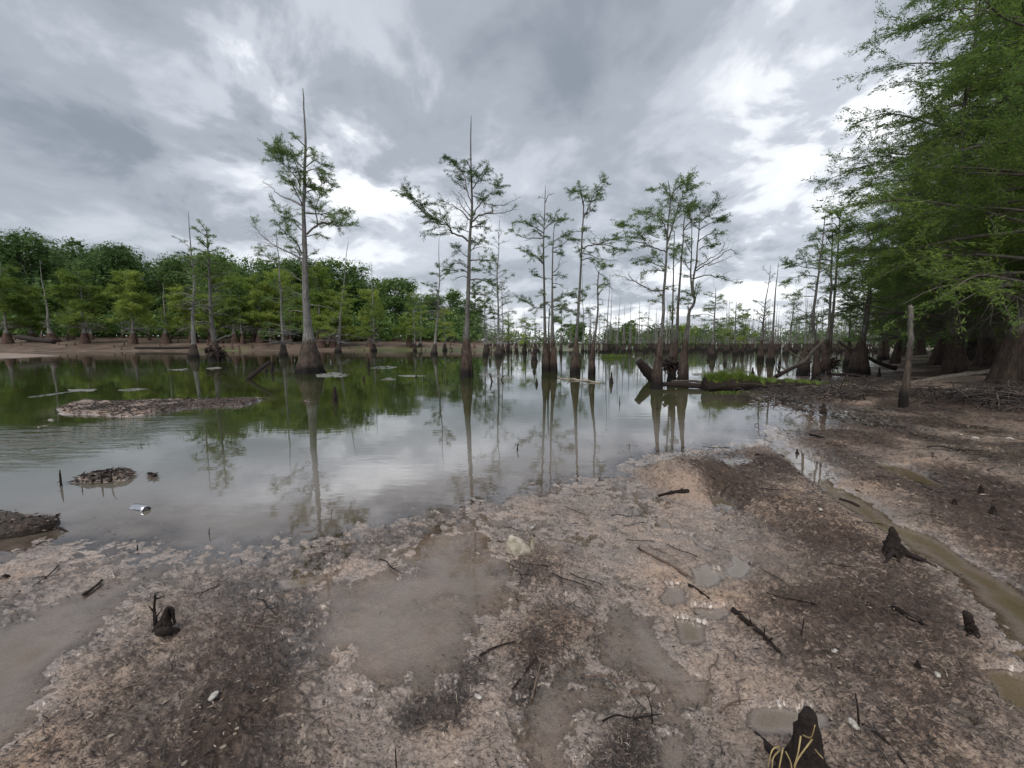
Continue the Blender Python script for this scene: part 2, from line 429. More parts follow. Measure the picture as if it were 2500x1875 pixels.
M['stick'] = mat_plain('stick_bark', (.05, .034, .026), (.17, .115, .085), 30, .7)
M['straw'] = mat_plain('dry_straw', (.20, .14, .06), (.42, .33, .14), 30, .6)
M['foam'] = mat_plain('pond_scum', (.12, .12, .11), (.27, .27, .25), 6, .7)
M['plastic'] = mat_plain('weathered_plastic', (.16, .125, .075), (.50, .46, .38), 22, .5, .3)
M['white'] = mat_plain('white_scrap', (.20, .17, .13), (.55, .53, .49), 60, .5)
M['steel'] = mat_plain('dull_aluminium', (.45, .45, .46), (.75, .75, .75), 8, .22, .1, .003, metal=1)
M['canend'] = mat_plain('shaded_can_end', (.05, .05, .05), (.15, .14, .13), 12, .4)
# ------------------------------------------------------------------ terrain
def wp(pts, extra=()):
    return np.array([G(*p)[:2] for p in pts] + [np.array(e, float) for e in extra])
def sdf(X, Y, poly):
    """signed distance, positive inside"""
    d = np.full(X.shape, 1e9); ins = np.zeros(X.shape, bool); n = len(poly)
    for i in range(n):
        ax, ay = poly[i]; bx, by = poly[(i + 1) % n]
        ex, ey = bx - ax, by - ay
        t = np.clip(((X - ax) * ex + (Y - ay) * ey) / (ex * ex + ey * ey + 1e-12), 0, 1)
        dd = (X - ax - ex * t) ** 2 + (Y - ay - ey * t) ** 2
        np.minimum(d, dd, out=d)
        if ay != by:
            c = ((ay > Y) != (by > Y)) & (X < (bx - ax) * (Y - ay) / (by - ay) + ax)
            ins ^= c
    d = np.sqrt(d); return np.where(ins, d, -d)
def local_sdf(X, Y, poly, m):
    """sdf only near the polygon; -m elsewhere"""
    o = np.full(X.shape, -m, float)
    k = (X > poly[:, 0].min() - m) & (X < poly[:, 0].max() + m) & (Y > poly[:, 1].min() - m) & (Y < poly[:, 1].max() + m)
    if k.any(): o[k] = np.maximum(sdf(X[k], Y[k], poly), -m)
    return o

LAND = wp([(0, 1349), (141, 1343), (128, 1372), (60, 1412), (110, 1392), (170, 1367), (302, 1356), (241, 1401), (313, 1398),
           (377, 1386), (471, 1386), (528, 1367), (600, 1384), (641, 1390), (671, 1364), (697, 1352), (754, 1345), (834, 1325),
           (878, 1299), (965, 1281), (1052, 1250), (1140, 1242), (1227, 1229), (1271, 1207), (1402, 1189), (1490, 1176),
           (1560, 1140), (1600, 1112), (1680, 1106), (1726, 1098), (1789, 1090), (1816, 1082), (1890, 1088), (1862, 1052),
           (1934, 1036), (1930, 1013), (1907, 999), (1853, 986), (1838, 972), (1820, 955), (1880, 926), (1952, 918), (2033, 913),
           (2080, 916), (2119, 898), (2122, 877), (2150, 871), (2160, 863), (2140, 857)],
          [(95, 120), (200, 300), (900, 700), (900, -200), (-60, -200), (-60, 1.5)])
FARBANK = np.array([(-700, 40), (-90, 71), (-75, 74), (-60, 75), (-45, 78), (-30, 79), (-16, 82), (-8, 80), (2, 83), (12, 84), (22, 90),
                    (32, 120), (60, 170), (200, 220), (900, 800), (900, 900), (-900, 900)], float)
WATERS = [  # pixel outline, depth, edge width (m)
    ([(0, 1544), (150, 1462), (224, 1442), (338, 1416), (372, 1414), (317, 1446), (260, 1503), (228, 1544), (142, 1585), (73, 1642), (53, 1707), (69, 1768), (0, 1833), (-500, 1900), (-500, 1500)], .02, .16),
    ([(1009, 1333), (1096, 1294), (1160, 1330), (1205, 1350), (1227, 1377), (1253, 1412), (1262, 1456), (1227, 1482), (1184, 1500), (1140, 1526), (1096, 1578), (1031, 1622), (921, 1587), (834, 1565), (760, 1540), (834, 1465), (921, 1412), (987, 1395)], .017, .35),
    ([(1545, 1526), (1590, 1526), (1608, 1589), (1649, 1634), (1717, 1689), (1681, 1743), (1672, 1797), (1690, 1990), (1545, 1990), (1604, 1820), (1581, 1729), (1527, 1684), (1536, 1594)], .012, .10),
    ([(1300, 1650), (1420, 1590), (1480, 1500), (1540, 1490), (1535, 1580), (1520, 1680), (1430, 1740), (1400, 1990), (1270, 1990), (1300, 1760)], .004, .14),
    ([(1701, 1386), (1735, 1379), (1767, 1395), (1758, 1418), (1726, 1431), (1703, 1422)], .03, .04),
    ([(1789, 1363), (1835, 1386), (1816, 1408), (1780, 1404)], .03, .04),
    ([(1622, 1431), (1654, 1431), (1681, 1458), (1681, 1485), (1649, 1494), (1631, 1476)], .03, .04),
    ([(1694, 1481), (1753, 1465), (1764, 1481), (1744, 1508), (1708, 1508)], .03, .04),
    ([(1667, 1521), (1721, 1530), (1721, 1571), (1667, 1576)], .03, .05),
    ([(1717, 1212), (1780, 1207), (1803, 1234), (1753, 1239)], .03, .06),
    ([(1600, 1266), (1640, 1270), (1640, 1288), (1613, 1288)], .03, .05),
    ([(1663, 1306), (1694, 1311), (1730, 1347), (1708, 1347)], .03, .05),
    ([(1758, 1117), (1843, 1115), (1839, 1139), (1771, 1134)], .035, .08),
    ([(1890, 1075), (1925, 1095), (1960, 1100), (2000, 1150), (2050, 1190), (2110, 1235), (2190, 1275), (2230, 1300), (2310, 1335), (2370, 1375), (2500, 1465), (2800, 1600), (2800, 1800), (2500, 1620), (2430, 1515), (2360, 1425), (2250, 1360), (2140, 1300), (2080, 1260), (2010, 1205), (1960, 1160), (1900, 1105)], .034, .18),
    ([(2377, 1652), (2440, 1655), (2500, 1670), (2600, 1700), (2600, 1780), (2500, 1745), (2420, 1705)], .04, .06),
    ([(2310, 1730), (2360, 1760), (2375, 1790), (2340, 1770)], .03, .04),
    ([(1950, 1030), (2010, 1035), (2110, 1055), (2100, 1068), (1990, 1050), (1900, 1050)], .03, .15),
    ([(2146, 1130), (2223, 1139), (2291, 1175), (2400, 1200), (2260, 1193), (2178, 1166)], .03, .12),
    ([(700, 1420), (760, 1412), (775, 1432), (720, 1440)], .03, .05),
    ([(1990, 1725), (1830, 1745), (1810, 1770), (1850, 1795), (1930, 1790)], .03, .05),
]
MOUNDS = [  # pixel outline, height, edge width
    ([(1583, 1165), (1650, 1148), (1720, 1150), (1790, 1170), (1780, 1200), (1720, 1215), (1640, 1205)], .24, .30),
    ([(1850, 1100), (1900, 1108), (1970, 1170), (2050, 1240), (2085, 1280), (2060, 1300), (1940, 1290), (1860, 1240), (1820, 1180)], .15, .35),
    ([(2020, 1055), (2110, 1050), (2160, 1075), (2120, 1100), (2020, 1085)], .15, .6),
    ([(1270, 1580), (1330, 1500), (1380, 1500), (1420, 1530), (1445, 1560), (1380, 1620), (1330, 1650), (1300, 1660)], .045, .12),
    ([(1220, 1335), (1320, 1320), (1400, 1350), (1380, 1420), (1290, 1440), (1225, 1390)], .03, .2),
    ([(2000, 1280), (2180, 1345), (2300, 1450), (2380, 1560), (2500, 1800), (2500, 2000), (1990, 2000), (1990, 1700), (1900, 1500), (1850, 1380)], .03, .5),
    ([(0, 1833), (130, 1700), (300, 1600), (430, 1490), (640, 1500), (700, 1600), (640, 1760), (560, 1990), (-100, 1990)], .022, .3),
    ([(2080, 1100), (2300, 1120), (2500, 1200), (2900, 1300), (2900, 1500), (2500, 1390), (2330, 1310), (2200, 1240), (2080, 1170)], .05, .8),
]
ISLANDS = [  # mud bars standing in the water
    ([(162, 994), (189, 979), (256, 973), (339, 975), (452, 972), (641, 972), (671, 979), (622, 994), (509, 994), (358, 1020), (320, 1020), (181, 1009)], .07, .45),
    ([(128, 1020), (173, 1017), (170, 1023), (136, 1025)], .02, .1), ([(68, 1043), (147, 1029), (147, 1034), (87, 1043)], .02, .1),
    ([(720, 981), (739, 975), (756, 981), (739, 988)], .06, .2), ([(-60, 994), (23, 999), (0, 1010), (-60, 1012)], .06, .2),
    ([(170, 1179), (234, 1164), (317, 1151), (336, 1160), (302, 1173), (188, 1184)], .07, .12),
    ([(352, 1163), (372, 1160), (384, 1165), (368, 1170)], .03, .04),
    ([(-200, 868), (30, 862), (180, 868), (60, 873), (-200, 878)], .08, 1.2),
    ([(700, 906), (760, 900), (800, 906), (760, 912)], .03, .5)]
BANKR = wp([(1850, 962), (2000, 985), (2200, 982), (2500, 1018)], [(40, 5), (60, 10), (300, 20), (300, 300), (100, 112)]) 
BANKR = np.vstack([BANKR, wp([(2190, 868), (2150, 884), (2110, 910), (2040, 932), (1900, 938)])])
DARKS = [
    ([(1583, 1150), (1650, 1115), (1780, 1095), (1960, 1150), (2085, 1270), (2300, 1420), (2400, 1600), (2500, 1800), (2500, 2000), (2000, 2000), (1990, 1700), (1800, 1560), (1800, 1450), (1960, 1420), (1900, 1340), (1780, 1270), (1720, 1210), (1620, 1190)], .75, .35),
    ([(1900, 1050), (2010, 1010), (2500, 1100), (3200, 1200), (3200, 1800), (2500, 1560), (2300, 1340), (2120, 1240), (2000, 1130)], .62, .5),
    ([(1838, 960), (2040, 925), (2130, 885), (2170, 862), (2600, 862), (3500, 900), (3500, 1150), (2500, 1120), (1950, 1040)], .95, 1.0),
    ([(-100, 1900), (60, 1720), (150, 1600), (330, 1440), (480, 1400), (640, 1400), (760, 1440), (800, 1580), (760, 1720), (800, 2100), (-200, 2100)], .62, .3),
    ([(880, 1290), (1000, 1270), (1200, 1235), (1100, 1300), (900, 1360), (760, 1420), (640, 1400)], .35, .2),
    ([(1260, 1590), (1330, 1480), (1380, 1480), (1430, 1520), (1455, 1560), (1390, 1640), (1300, 1720), (1260, 1700)], .95, .12),
    ([(1200, 1320), (1300, 1300), (1400, 1350), (1380, 1430), (1290, 1450), (1215, 1400)], .8, .2),
    ([(0, 1430), (170, 1370), (302, 1356), (241, 1401), (420, 1390), (360, 1420), (200, 1460), (0, 1560), (-300, 1600)], .55, .12),
    ([(100, 1000), (256, 960), (720, 960), (660, 1010), (358, 1045)], .85, .8),
    ([(1100, 1670), (1140, 1600), (1170, 1620), (1120, 1770), (980, 1790), (960, 1740)], .6, .12),
    ([(1480, 1780), (1600, 1760), (1620, 1830), (1560, 2000), (1380, 2000)], .8, .1),
    ([(140, 1190), (340, 1145), (345, 1165), (180, 1190)], .5, .1),
]
WATERS = [(wp(a), b, c) for a, b, c in WATERS]; MOUNDS = [(wp(a), b, c) for a, b, c in MOUNDS]
ISLANDS = [(wp(a), b, c) for a, b, c in ISLANDS]; DARKS = [(wp(a), b, c) for a, b, c in DARKS]

def terrain(X, Y):
    X = np.atleast_1d(np.asarray(X, float)); Y = np.atleast_1d(np.asarray(Y, float))
    rr = np.hypot(X, Y)
    wa = np.clip(.03 * rr, .04, .5); fr = 1.0 / np.clip(.16 * rr, .22, 3)
    qf = np.clip(np.round(np.log2(np.clip(rr, .5, 64))), 0, 6)      # warp scale grows with distance in octaves
    fr = np.where(rr < 12, 1.6, .35)
    bl = sstep(8, 14, rr)
    wx = (1 - bl) * fbm(X * 2.1, Y * 2.1, 5, 4) * .16 + bl * fbm(X * .3, Y * .3, 6, 4) * .8
    wy = (1 - bl) * fbm(X * 2.1, Y * 2.1, 25, 4) * .16 + bl * fbm(X * .3, Y * .3, 26, 4) * .8
    s5 = sstep(.8, 4, rr)
    Xw, Yw = X + wx * (.35 + .65 * s5), Y + wy * (.35 + .65 * s5)
    sd_ = sdf(Xw, Yw, LAND)
    h = np.where(sd_ > 0, .005 + .016 * sstep(0, 2.5, sd_), .005 + np.maximum(-.55, sd_ * .055 - .10 * sstep(.6, 6, -sd_)))
    sand = np.zeros(X.shape); k = Y > 30
    if k.any():
        sb = sdf(Xw[k], Yw[k], FARBANK)
        lim = .35 + 2.9 * (1 - sstep(-22, 8, X[k]))
        hb = np.where(sb > 0, np.minimum(sb * .10, lim) , sb * .06)
        h[k] = np.maximum(h[k], hb); sand[k] = sstep(-.5, .5, sb)
    br = local_sdf(Xw, Yw, BANKR, 6)
    h += .34 * sstep(-.5, 4.5, br)
    for p, a, w in MOUNDS: h += a * sstep(-w, w, local_sdf(Xw, Yw, p, w * 1.2))
    for p, a, w in WATERS:
        f = sstep(-w, w * .8, local_sdf(Xw, Yw, p, w * 1.2)); h = h * (1 - f) + f * (-a)
    for p, a, w in ISLANDS:
        f = sstep(-w, w, local_sdf(Xw, Yw, p, w * 1.2)); h = np.maximum(h, h * (1 - f) + f * a)
    h += fbm(X * 1.9, Y * 1.9, 40, 3) * .013 * sstep(.8, 2, rr)
    h += fbm(X * 6.5, Y * 6.5, 47, 4) * .015 * sstep(.9, 1.6, rr) * (1 - sstep(9, 15, rr))
    h += fbm(X * .45, Y * .45, 44, 3) * .02 * sstep(4, 10, rr) * (sd_ > 0)
    return h, sand
def Hh(x, y):
    return float(terrain([x], [y])[0][0])

def polar(rads, thetas):
    Rr, Th = np.meshgrid(rads, thetas, indexing='ij')
    X = Rr * np.sin(Th); Y = Rr * np.cos(Th)
    nr, nth = X.shape
    i = np.arange(nr - 1)[:, None] * nth; j = np.arange(nth)[None, :]; j2 = (j + 1) % nth
    Q = np.stack([i + j, i + nth + j, i + nth + j2, i + j2], -1).reshape(-1, 4)[:, ::-1]
    return X, Y, Q
dense = np.radians(np.linspace(-60, 60, 1050)); coarse = np.radians(np.linspace(60, 300, 60)[1:-1])
TH = np.concatenate([dense, coarse])
RA = np.concatenate([[.02, .3, .7], np.geomspace(.95, 5, 430)[:-1], np.geomspace(5, 40, 260)[:-1], np.geomspace(40, 800, 120)])
X, Y, Q = polar(RA, TH)
x, y = X.ravel(), Y.ravel(); rr = np.hypot(x, y)
h, sand = terrain(x, y)
dark = np.zeros(x.shape)
for p, a, w in DARKS: dark = np.maximum(dark, a * sstep(-w, w, local_sdf(x, y, p, w * 1.2)))
dark = np.clip(dark * (.80 + 1.5 * fbm(x * .9, y * .9, 150, 4)) + .25 * np.maximum(fbm(x * 1.3, y * 1.3, 155, 4), 0), .1, 1)
lift = h.copy()
near = 1 - sstep(10, 20, rr)
clod = np.abs(fbm(x * 7, y * 7, 60, 4)) ; clod2 = fbm(x * 23, y * 23, 70, 3); clod3 = fbm(x * 60, y * 60, 80, 2)
amp = (.8 + .8 * dark) * np.where(h < -.02, .3, 1)
h += amp * (clod - .25) * .026 * sstep(.9, 1.4, rr)
h += (fbm(x * 2.6, y * 2.6, 61, 4) * .035 + np.abs(fbm(x * 4.4, y * 4.4, 62, 3)) * .03) * sstep(6, 10, rr) * (h > .02) * (1 - sstep(25, 45, rr))
dry = np.where(h > -.004, 1, .25)
h += dry * (amp * clod2 * .016 * near + amp * clod3 * .009 * (1 - sstep(4, 8, rr)))
ang = fbm(x * 3 + 7, y * 3, 90, 3)
grassy = sstep(.0, .3, fbm(x * .08, y * .08, 33, 3)) * (sand > .5) * (h < .5) + ((x > 9) & (y > 14) & (h > .2)) * sstep(.1, .4, fbm(x * .5, y * .5, 34, 3)) * .8
gm = mesh_from('ground', np.stack([x, y, h], -1), Q, np.zeros((0, 3), int), M['mud'])
for nm, a in (('dark', dark), ('lift', lift), ('sand', sand), ('grassy', grassy)):
    at = gm.attributes.new(nm, 'FLOAT', 'POINT'); at.data.foreach_set('value', a.astype(np.float32))
go = bpy.data.objects.new('ground', gm); COL.objects.link(go); tag(go, 'wet silty mud flat and banks', kind='structure')
# a disc closes the hole under the camera's feet (part of the same sheet: radius .02 m) -- negligible

TH2 = np.concatenate([np.radians(np.linspace(-60, 60, 480)), np.radians(np.linspace(60, 300, 40)[1:-1])])
RA2 = np.concatenate([[.02, .5], np.geomspace(.9, 40, 420)[:-1], np.geomspace(40, 800, 80)])
X, Y, Q = polar(RA2, TH2); x, y = X.ravel(), Y.ravel()
hw, _ = terrain(x, y)
wm = mesh_from('lake_water', np.stack([x, y, 0 * x], -1), Q, np.zeros((0, 3), int), M['water'])
RIP = wp([(-600, 1075), (150, 1052), (330, 1028), (420, 1028), (300, 1060), (160, 1090), (40, 1128), (-600, 1240)])
rip = .8 * sstep(-1.2, 1.2, local_sdf(x, y, RIP, 1.6))
inland = sstep(-.15, .1, sdf(x, y, LAND)); silt = 1 - sstep(5.5, 9.5, np.hypot(x, y) - .25 * x)
for nm, a in (('depth', -hw), ('ripple', rip), ('inland', inland), ('silt', silt)):
    at = wm.attributes.new(nm, 'FLOAT', 'POINT'); at.data.foreach_set('value', a.astype(np.float32))
wo = bpy.data.objects.new('lake_water', wm); COL.objects.link(wo); tag(wo, 'still silty swamp water', kind='structure')

# ------------------------------------------------------------------ litter on the mud
def litter(name, label, seed, n, L0, L1, mat, rmin, rmax, want, thr=-.004, wid=.22):
    rng = np.random.default_rng(seed)
    r = np.exp(rng.uniform(math.log(rmin), math.log(rmax), n)); th = np.radians(rng.uniform(-58, 58, n))
    x, y = r * np.sin(th), r * np.cos(th)
    h, sn = terrain(x, y)
    dk = np.zeros(n)
    for p, a, w in DARKS: dk = np.maximum(dk, a * sstep(-w, w, local_sdf(x, y, p, w * 1.2)))
    cl = fbm(x * 1.7, y * 1.7, 140, 4)
    keep = (h > thr) & (rng.random(n) < want(dk, cl, h)) & (sn < .5)
    x, y, h, r = x[keep], y[keep], h[keep], r[keep]; m = len(x)
    L = np.exp(rng.uniform(math.log(L0), math.log(L1), m)) * np.clip(r / 3, 1, 2.2)
    a = rng.normal(-.45, .9, m) + np.where(x > 1, 1.0, 0) * -.5; ca, sa = np.cos(a), np.sin(a)
    tilt = rng.normal(0, .25, m)
    ax = np.stack([ca, sa, tilt], -1); wv = np.stack([-sa, ca, rng.normal(0, .5, m)], -1)
    c = np.stack([x, y, h + .004 + rng.uniform(0, .012, m) * np.clip(r / 3, 1, 2)], -1)
    w = L * rng.uniform(wid * .5, wid * 1.5, m) * .5
    k = rng.uniform(-.3, .3, (m, 1)) * wv
    l = L[:, None] / 2; w = w[:, None]
    bendz = np.array([0, 0, 1.]) * rng.uniform(-.15, .25, (m, 1)) * l
    V = np.stack([c - ax * l + k * l, c - wv * w + bendz, c + ax * l + k * l, c + wv * w + bendz], 1).reshape(-1, 3)
    A = Acc(); A.add(V, (np.arange(m) * 4)[:, None] + np.arange(4)[None, :])
    o = obj(name, A, mat, smooth=False); tag(o, label, 'litter', kind='stuff'); return o
litter('bark_litter', 'dark flakes of bark and rotten leaf strewn over the wet mud', 11, 330000, .006, .032, M['litter'], 1.1, 22,
       lambda d, c, h: np.clip(.26 + .8 * d * (1 + .8 * c) + .6 * c, .05, 1) * np.where(h > .004, 1, .3), thr=-.03, wid=.15)
litter('needle_litter', 'thin twigs and reed bits strewn over the wet mud', 12, 42000, .02, .10, M['twig'], 1.1, 22,
       lambda d, c, h: np.clip(.04 + .55 * d + .3 * c, .01, 1), wid=.07)
def bar_litter():
    rng = np.random.default_rng(14); P = []
    for poly, a, w in ISLANDS[:1] + ISLANDS[3:7]:
        lo, hi = poly.min(0), poly.max(0); n = int(min(16000, 1500 * np.prod(hi - lo)) + 300); q = rng.uniform(lo, hi, (n * 2, 2)); q = q[sdf(q[:, 0], q[:, 1], poly) > -w * .3][:n]; P.append(q)
    P = np.concatenate(P); h = terrain(P[:, 0], P[:, 1])[0]; k = h > .005; P, h = P[k], h[k]; P, h = P[::2], h[::2]; C = np.c_[P, h + rng.uniform(.002, .018, len(h))]
    A = Acc(); leaves(A, rng, C, .075, .02, None, .22); tag(obj('mud_bar_litter', A, M['litter'], smooth=False), 'bark flakes and rotten leaf heaped on the mud bars standing in the lake', 'litter', kind='stuff')
bar_litter()
# ------------------------------------------------------------------ trees
def cv(crop, pts):
    ox, oy, s = CROPS[crop]
    return [(ox + p[0] * s, oy + p[1] * s) for p in pts]
CROPS = {'C1': (0, 500, .3014), 'C2': (400, 500, .3014), 'C3': (900, 500, .3014), 'C4': (1250, 500, .3014), 'C5': (1500, 500, .3014),
         'C6': (1875, 500, .3014), 'T1': (550, 200, .4518), 'T2': (950, 250, .4218), 'T3': (1225, 400, .3316), 'T4': (1475, 400, .3616),
         'T5': (1900, 0, .603), 'S': (0, 0, 1.0)}

def flutes(n, S, hfrac, rng, k=None, amp=.16):
    """ridged cross-section that fades up the butt"""
    th = np.linspace(0, 2 * math.pi, S, endpoint=False)[None, :]
    k = k or int(rng.integers(6, 10))
    m = np.zeros((1, S))
    for f, a in ((k, 1), (k * 2 + 1, .45), (3, .8), (k + 4, .5)):
        m = m + a * np.cos(f * th + rng.uniform(0, 6.28))
    f = np.clip(1 - hfrac, 0, 1)[:, None] ** .7
    tw = .10 * np.cos(5 * th + hfrac[:, None] * 9) + .22 * np.cos(13 * th + hfrac[:, None] * 2.5 + 1)
    return 1 + amp * f * (m * .5 + tw) + .025 * np.cos(4 * th + hfrac[:, None] * 3)

def trunk_mesh(acc, pts, rb, rt, r1, hb, rng, S=20, below=.45, knob=.03, amp=.16):
    """pts: centre line from waterline up; rb butt radius, rt radius above the butt, r1 tip radius, hb butt height"""
    P = np.asarray(pts, float); z0 = P[0][2]
    P = np.vstack([P[0] + np.array([0, 0, -below]), P])
    nlow = 14
    # resample by height
    L = np.concatenate([[0], np.cumsum(np.linalg.norm(np.diff(P, axis=0), axis=1))])
    tt = np.concatenate([np.linspace(0, min(below + hb * 1.15, L[-1] * .8), nlow), np.linspace(min(below + hb * 1.15, L[-1] * .8), L[-1], 26)[1:]])
    Q = np.stack([np.interp(tt, L, P[:, i]) for i in range(3)], -1)
    hh = np.maximum(tt - below, 0); H = L[-1] - below
    hf = np.clip(hh / hb, 0, 1)
    rad = rt + (r1 - rt) * np.clip((hh - hb) / max(H - hb, .1), 0, 1) ** .62
    rad = np.where(hh < hb, rt + (rb - rt) * (1 - hf ** 1.15) ** 1.05, rad)
    rad = rad * (1 + knob * rng.normal(size=len(rad)))
    rad[-1] = r1 * .6
    mult = flutes(len(Q), S, hf, rng, amp=amp)
    tube(acc, Q, rad, S, mult)

def bough(acc, lacc, P, r0, r1, leaf, tw, ls, n_tw, rng, S=5, spread=1.0, t0=.12, droop=.12, sub=1, flat=.5, dens=1.0):
    """one bough: tube P with side twigs; leaf 0..1 leafiness"""
    P = np.asarray(P, float)
    tube(acc, P, np.linspace(r0, r1, len(P)), S, cap=False)
    L = np.concatenate([[0], np.cumsum(np.linalg.norm(np.diff(P, axis=0), axis=1))])
    if L[-1] < .02 or n_tw < 1: return
    n_tw = int(n_tw)
    t = rng.uniform(t0, 1, n_tw) ** .85; t[0] = 1.0
    tt = t * L[-1]
    B = np.stack([np.interp(tt, L, P[:, i]) for i in range(3)], -1)
    B2 = np.stack([np.interp(np.minimum(tt + .05 * L[-1], L[-1]), L, P[:, i]) for i in range(3)], -1)
    B1 = np.stack([np.interp(np.maximum(tt - .05 * L[-1], 0), L, P[:, i]) for i in range(3)], -1)
    T = B2 - B1; T /= np.linalg.norm(T, axis=1)[:, None] + 1e-9
    rd = rng.normal(size=(n_tw, 3)); rd[:, 2] = rd[:, 2] * flat + .12
    dr = T * rng.uniform(.3, 1.0, (n_tw, 1)) + rd * .75; dr /= np.linalg.norm(dr, axis=1)[:, None]
    ln = tw * (1.15 - .6 * t) * rng.uniform(.5, 1.35, n_tw)
    mid = B + dr * ln[:, None] * .5
    d2 = dr + rng.normal(size=(n_tw, 3)) * .3; d2[:, 2] -= droop; d2 /= np.linalg.norm(d2, axis=1)[:, None]
    end = mid + d2 * ln[:, None] * .55
    rw = np.clip(r0 * .2, .003, .016) * (1.2 - .6 * t)
    prisms(acc, B, mid, rw, rw * .7); prisms(acc, mid, end, rw * .7, rw * .3)
    # second order
    if sub:
        k = 2 * sub; ii = rng.integers(0, n_tw, n_tw * k); f = rng.uniform(.25, 1, n_tw * k)[:, None]
        s0 = np.where(f < .5, B[ii] + (mid[ii] - B[ii]) * f * 2, mid[ii] + (end[ii] - mid[ii]) * (f * 2 - 1))
        sd2 = d2[ii] * .7 + rng.normal(size=(len(ii), 3)) * np.array([.7, .7, .4]); sd2 /= np.linalg.norm(sd2, axis=1)[:, None]
        s1 = s0 + sd2 * ln[ii][:, None] * .38 * rng.uniform(.5, 1.2, (len(ii), 1))
        prisms(acc, s0, s1, rw[ii] * .5, rw[ii] * .25)
    if leaf > 0:
        lt = rng.random(n_tw) < np.clip(leaf * (.45 + .9 * t), 0, 1)
        segs = [(B[lt] + (mid[lt] - B[lt]) * .35, mid[lt]), (mid[lt], end[lt])]
        if sub:
            m2 = lt[ii]; segs += [(s0[m2], s1[m2])]
        for a, b in segs:
            if len(a) == 0: continue
            l_ = np.linalg.norm(b - a, axis=1); k = np.maximum(1, np.round(dens * l_ / (ls * .085))).astype(int)
            idx = np.repeat(np.arange(len(a)), k)
            f = rng.random((len(idx), 1)); C = a[idx] * (1 - f) + b[idx] * f
            ax = (b - a)[idx]; ax /= np.linalg.norm(ax, axis=1)[:, None] + 1e-9
            C = C + rng.normal(size=C.shape) * ls * .55 * spread * np.array([1, 1, .6])
            C[:, 2] -= ls * .12
            leaves(lacc, rng, C, ls, ls * .21, ax, flat)

def traced(name, label, cat_, crop, base, trunk, wb, wt, w1, hb, boughs, seed, group=None, S=22, leaf_mat='leaf', bark='bark_mid',
           dist=None, extra=5, tw=None, amp=.26, parts=True, dens=1.0, stems=()):
    """tree whose trunk and boughs follow pixel tracks but stand at their own distance; widths in source pixels"""
    rng = np.random.default_rng(seed)
    bp = cv(crop, [base])[0]
    B = G(*bp) if dist is None else D(bp[0], bp[1], dist)
    Yd = B[1]; pxm = Yd / FPX
    g0 = Hh(B[0], B[1])
    B[2] = max(0.0, g0) if dist is None or g0 > .02 else 0.0
    root = empty(name, B, label, cat_, group)
    tp = [D(a, b, Yd) for a, b in cv(crop, trunk)]
    P = smooth_path(np.vstack([B, tp])) if len(tp) > 1 else np.vstack([B, tp[0]])
    P[1:-1, 1] += rng.normal(0, .02, len(P) - 2)
    A = Acc(); trunk_mesh(A, P, wb * pxm / 2, wt * pxm / 2, w1 * pxm / 2, hb, rng, S, amp=amp)
    for st, sw0, sw1 in stems:
        sp = smooth_path([D(a, b, Yd + .05) for a, b in cv(crop, st)])
        tube(A, sp, np.linspace(sw0, sw1, len(sp)) * pxm / 2, 8)
    # snapped twig stubs on the trunk
    n = 26; zz = rng.uniform(.35, .98, n); L = np.linspace(0, 1, len(P))
    s0 = np.stack([np.interp(zz, L, P[:, i]) for i in range(3)], -1); s0[:, 2] = np.maximum(s0[:, 2], hb)
    dv = rng.normal(size=(n, 3)); dv[:, 2] = np.abs(dv[:, 2]) * .3; dv /= np.linalg.norm(dv, axis=1)[:, None]
    prisms(A, s0, s0 + dv * rng.uniform(.12, .5, (n, 1)) * pxm * 22 * .5, .012 * pxm * 45, .004 * pxm * 45)
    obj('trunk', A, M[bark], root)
    LA = Acc(); ls = max(.08, 3.1 * pxm)
    for bi, bdef in enumerate(boughs):
        kind, pts = bdef[0], bdef[1]; wpx = bdef[2] if len(bdef) > 2 else 4.0
        pts = cv(crop, pts); n = len(pts)
        ext = np.hypot(pts[-1][0] - pts[0][0], pts[-1][1] - pts[0][1]) * pxm
        sl = rng.uniform(-.55, .55) * ext
        P2 = smooth_path([D(a, b, Yd + sl * (i / (n - 1)) ** 1.1) for i, (a, b) in enumerate(pts)])
        P2[1:-1] += rng.normal(0, .012, (len(P2) - 2, 3)) * ext ** .5
        leaf = {'L': .95, 'M': .5, 'B': .03, 'D': 0}[kind]
        BA = Acc()
        bough(BA, LA, P2, wpx * .72 * pxm / 2, .6 * pxm / 2, leaf, (tw or .50) * ext ** .6 * (1.0 if kind != 'D' else .6), ls, max(5, int(ext * (15 if kind != 'D' else 4))), rng, dens=dens * .8)
        obj('branch', BA, M['bough'] if kind in 'LM' else M['bough_grey'] if rng.random() < .25 else M['bough'], root)
    for k in range(extra):    # boughs that reach towards and away from the shore, so the crown is round
        t = rng.uniform(.45, .85); i = int(t * (len(P) - 1)); s = P[i]
        ext = rng.uniform(.7, 1.5) * (P[-1][2] - P[0][2]) * .10
        az = rng.choice([90, -90]) + rng.uniform(-35, 35)
        dv = np.array([math.cos(R(az)), math.sin(R(az)), rng.uniform(.0, .7)]); dv /= np.linalg.norm(dv)
        P2 = smooth_path([s, s + dv * ext * .5 + np.array([0, 0, .05]), s + dv * ext])
        BA = Acc(); bough(BA, LA, P2, 3 * pxm / 2, .8 * pxm / 2, .8 if leaf_mat else 0, .28 * ext ** .6, ls, max(4, int(ext * 8)), rng, dens=dens * .8)
        obj('branch', BA, M['bough'], root)
    if LA.n and leaf_mat: obj('crown', LA, M[leaf_mat], root)
    return root

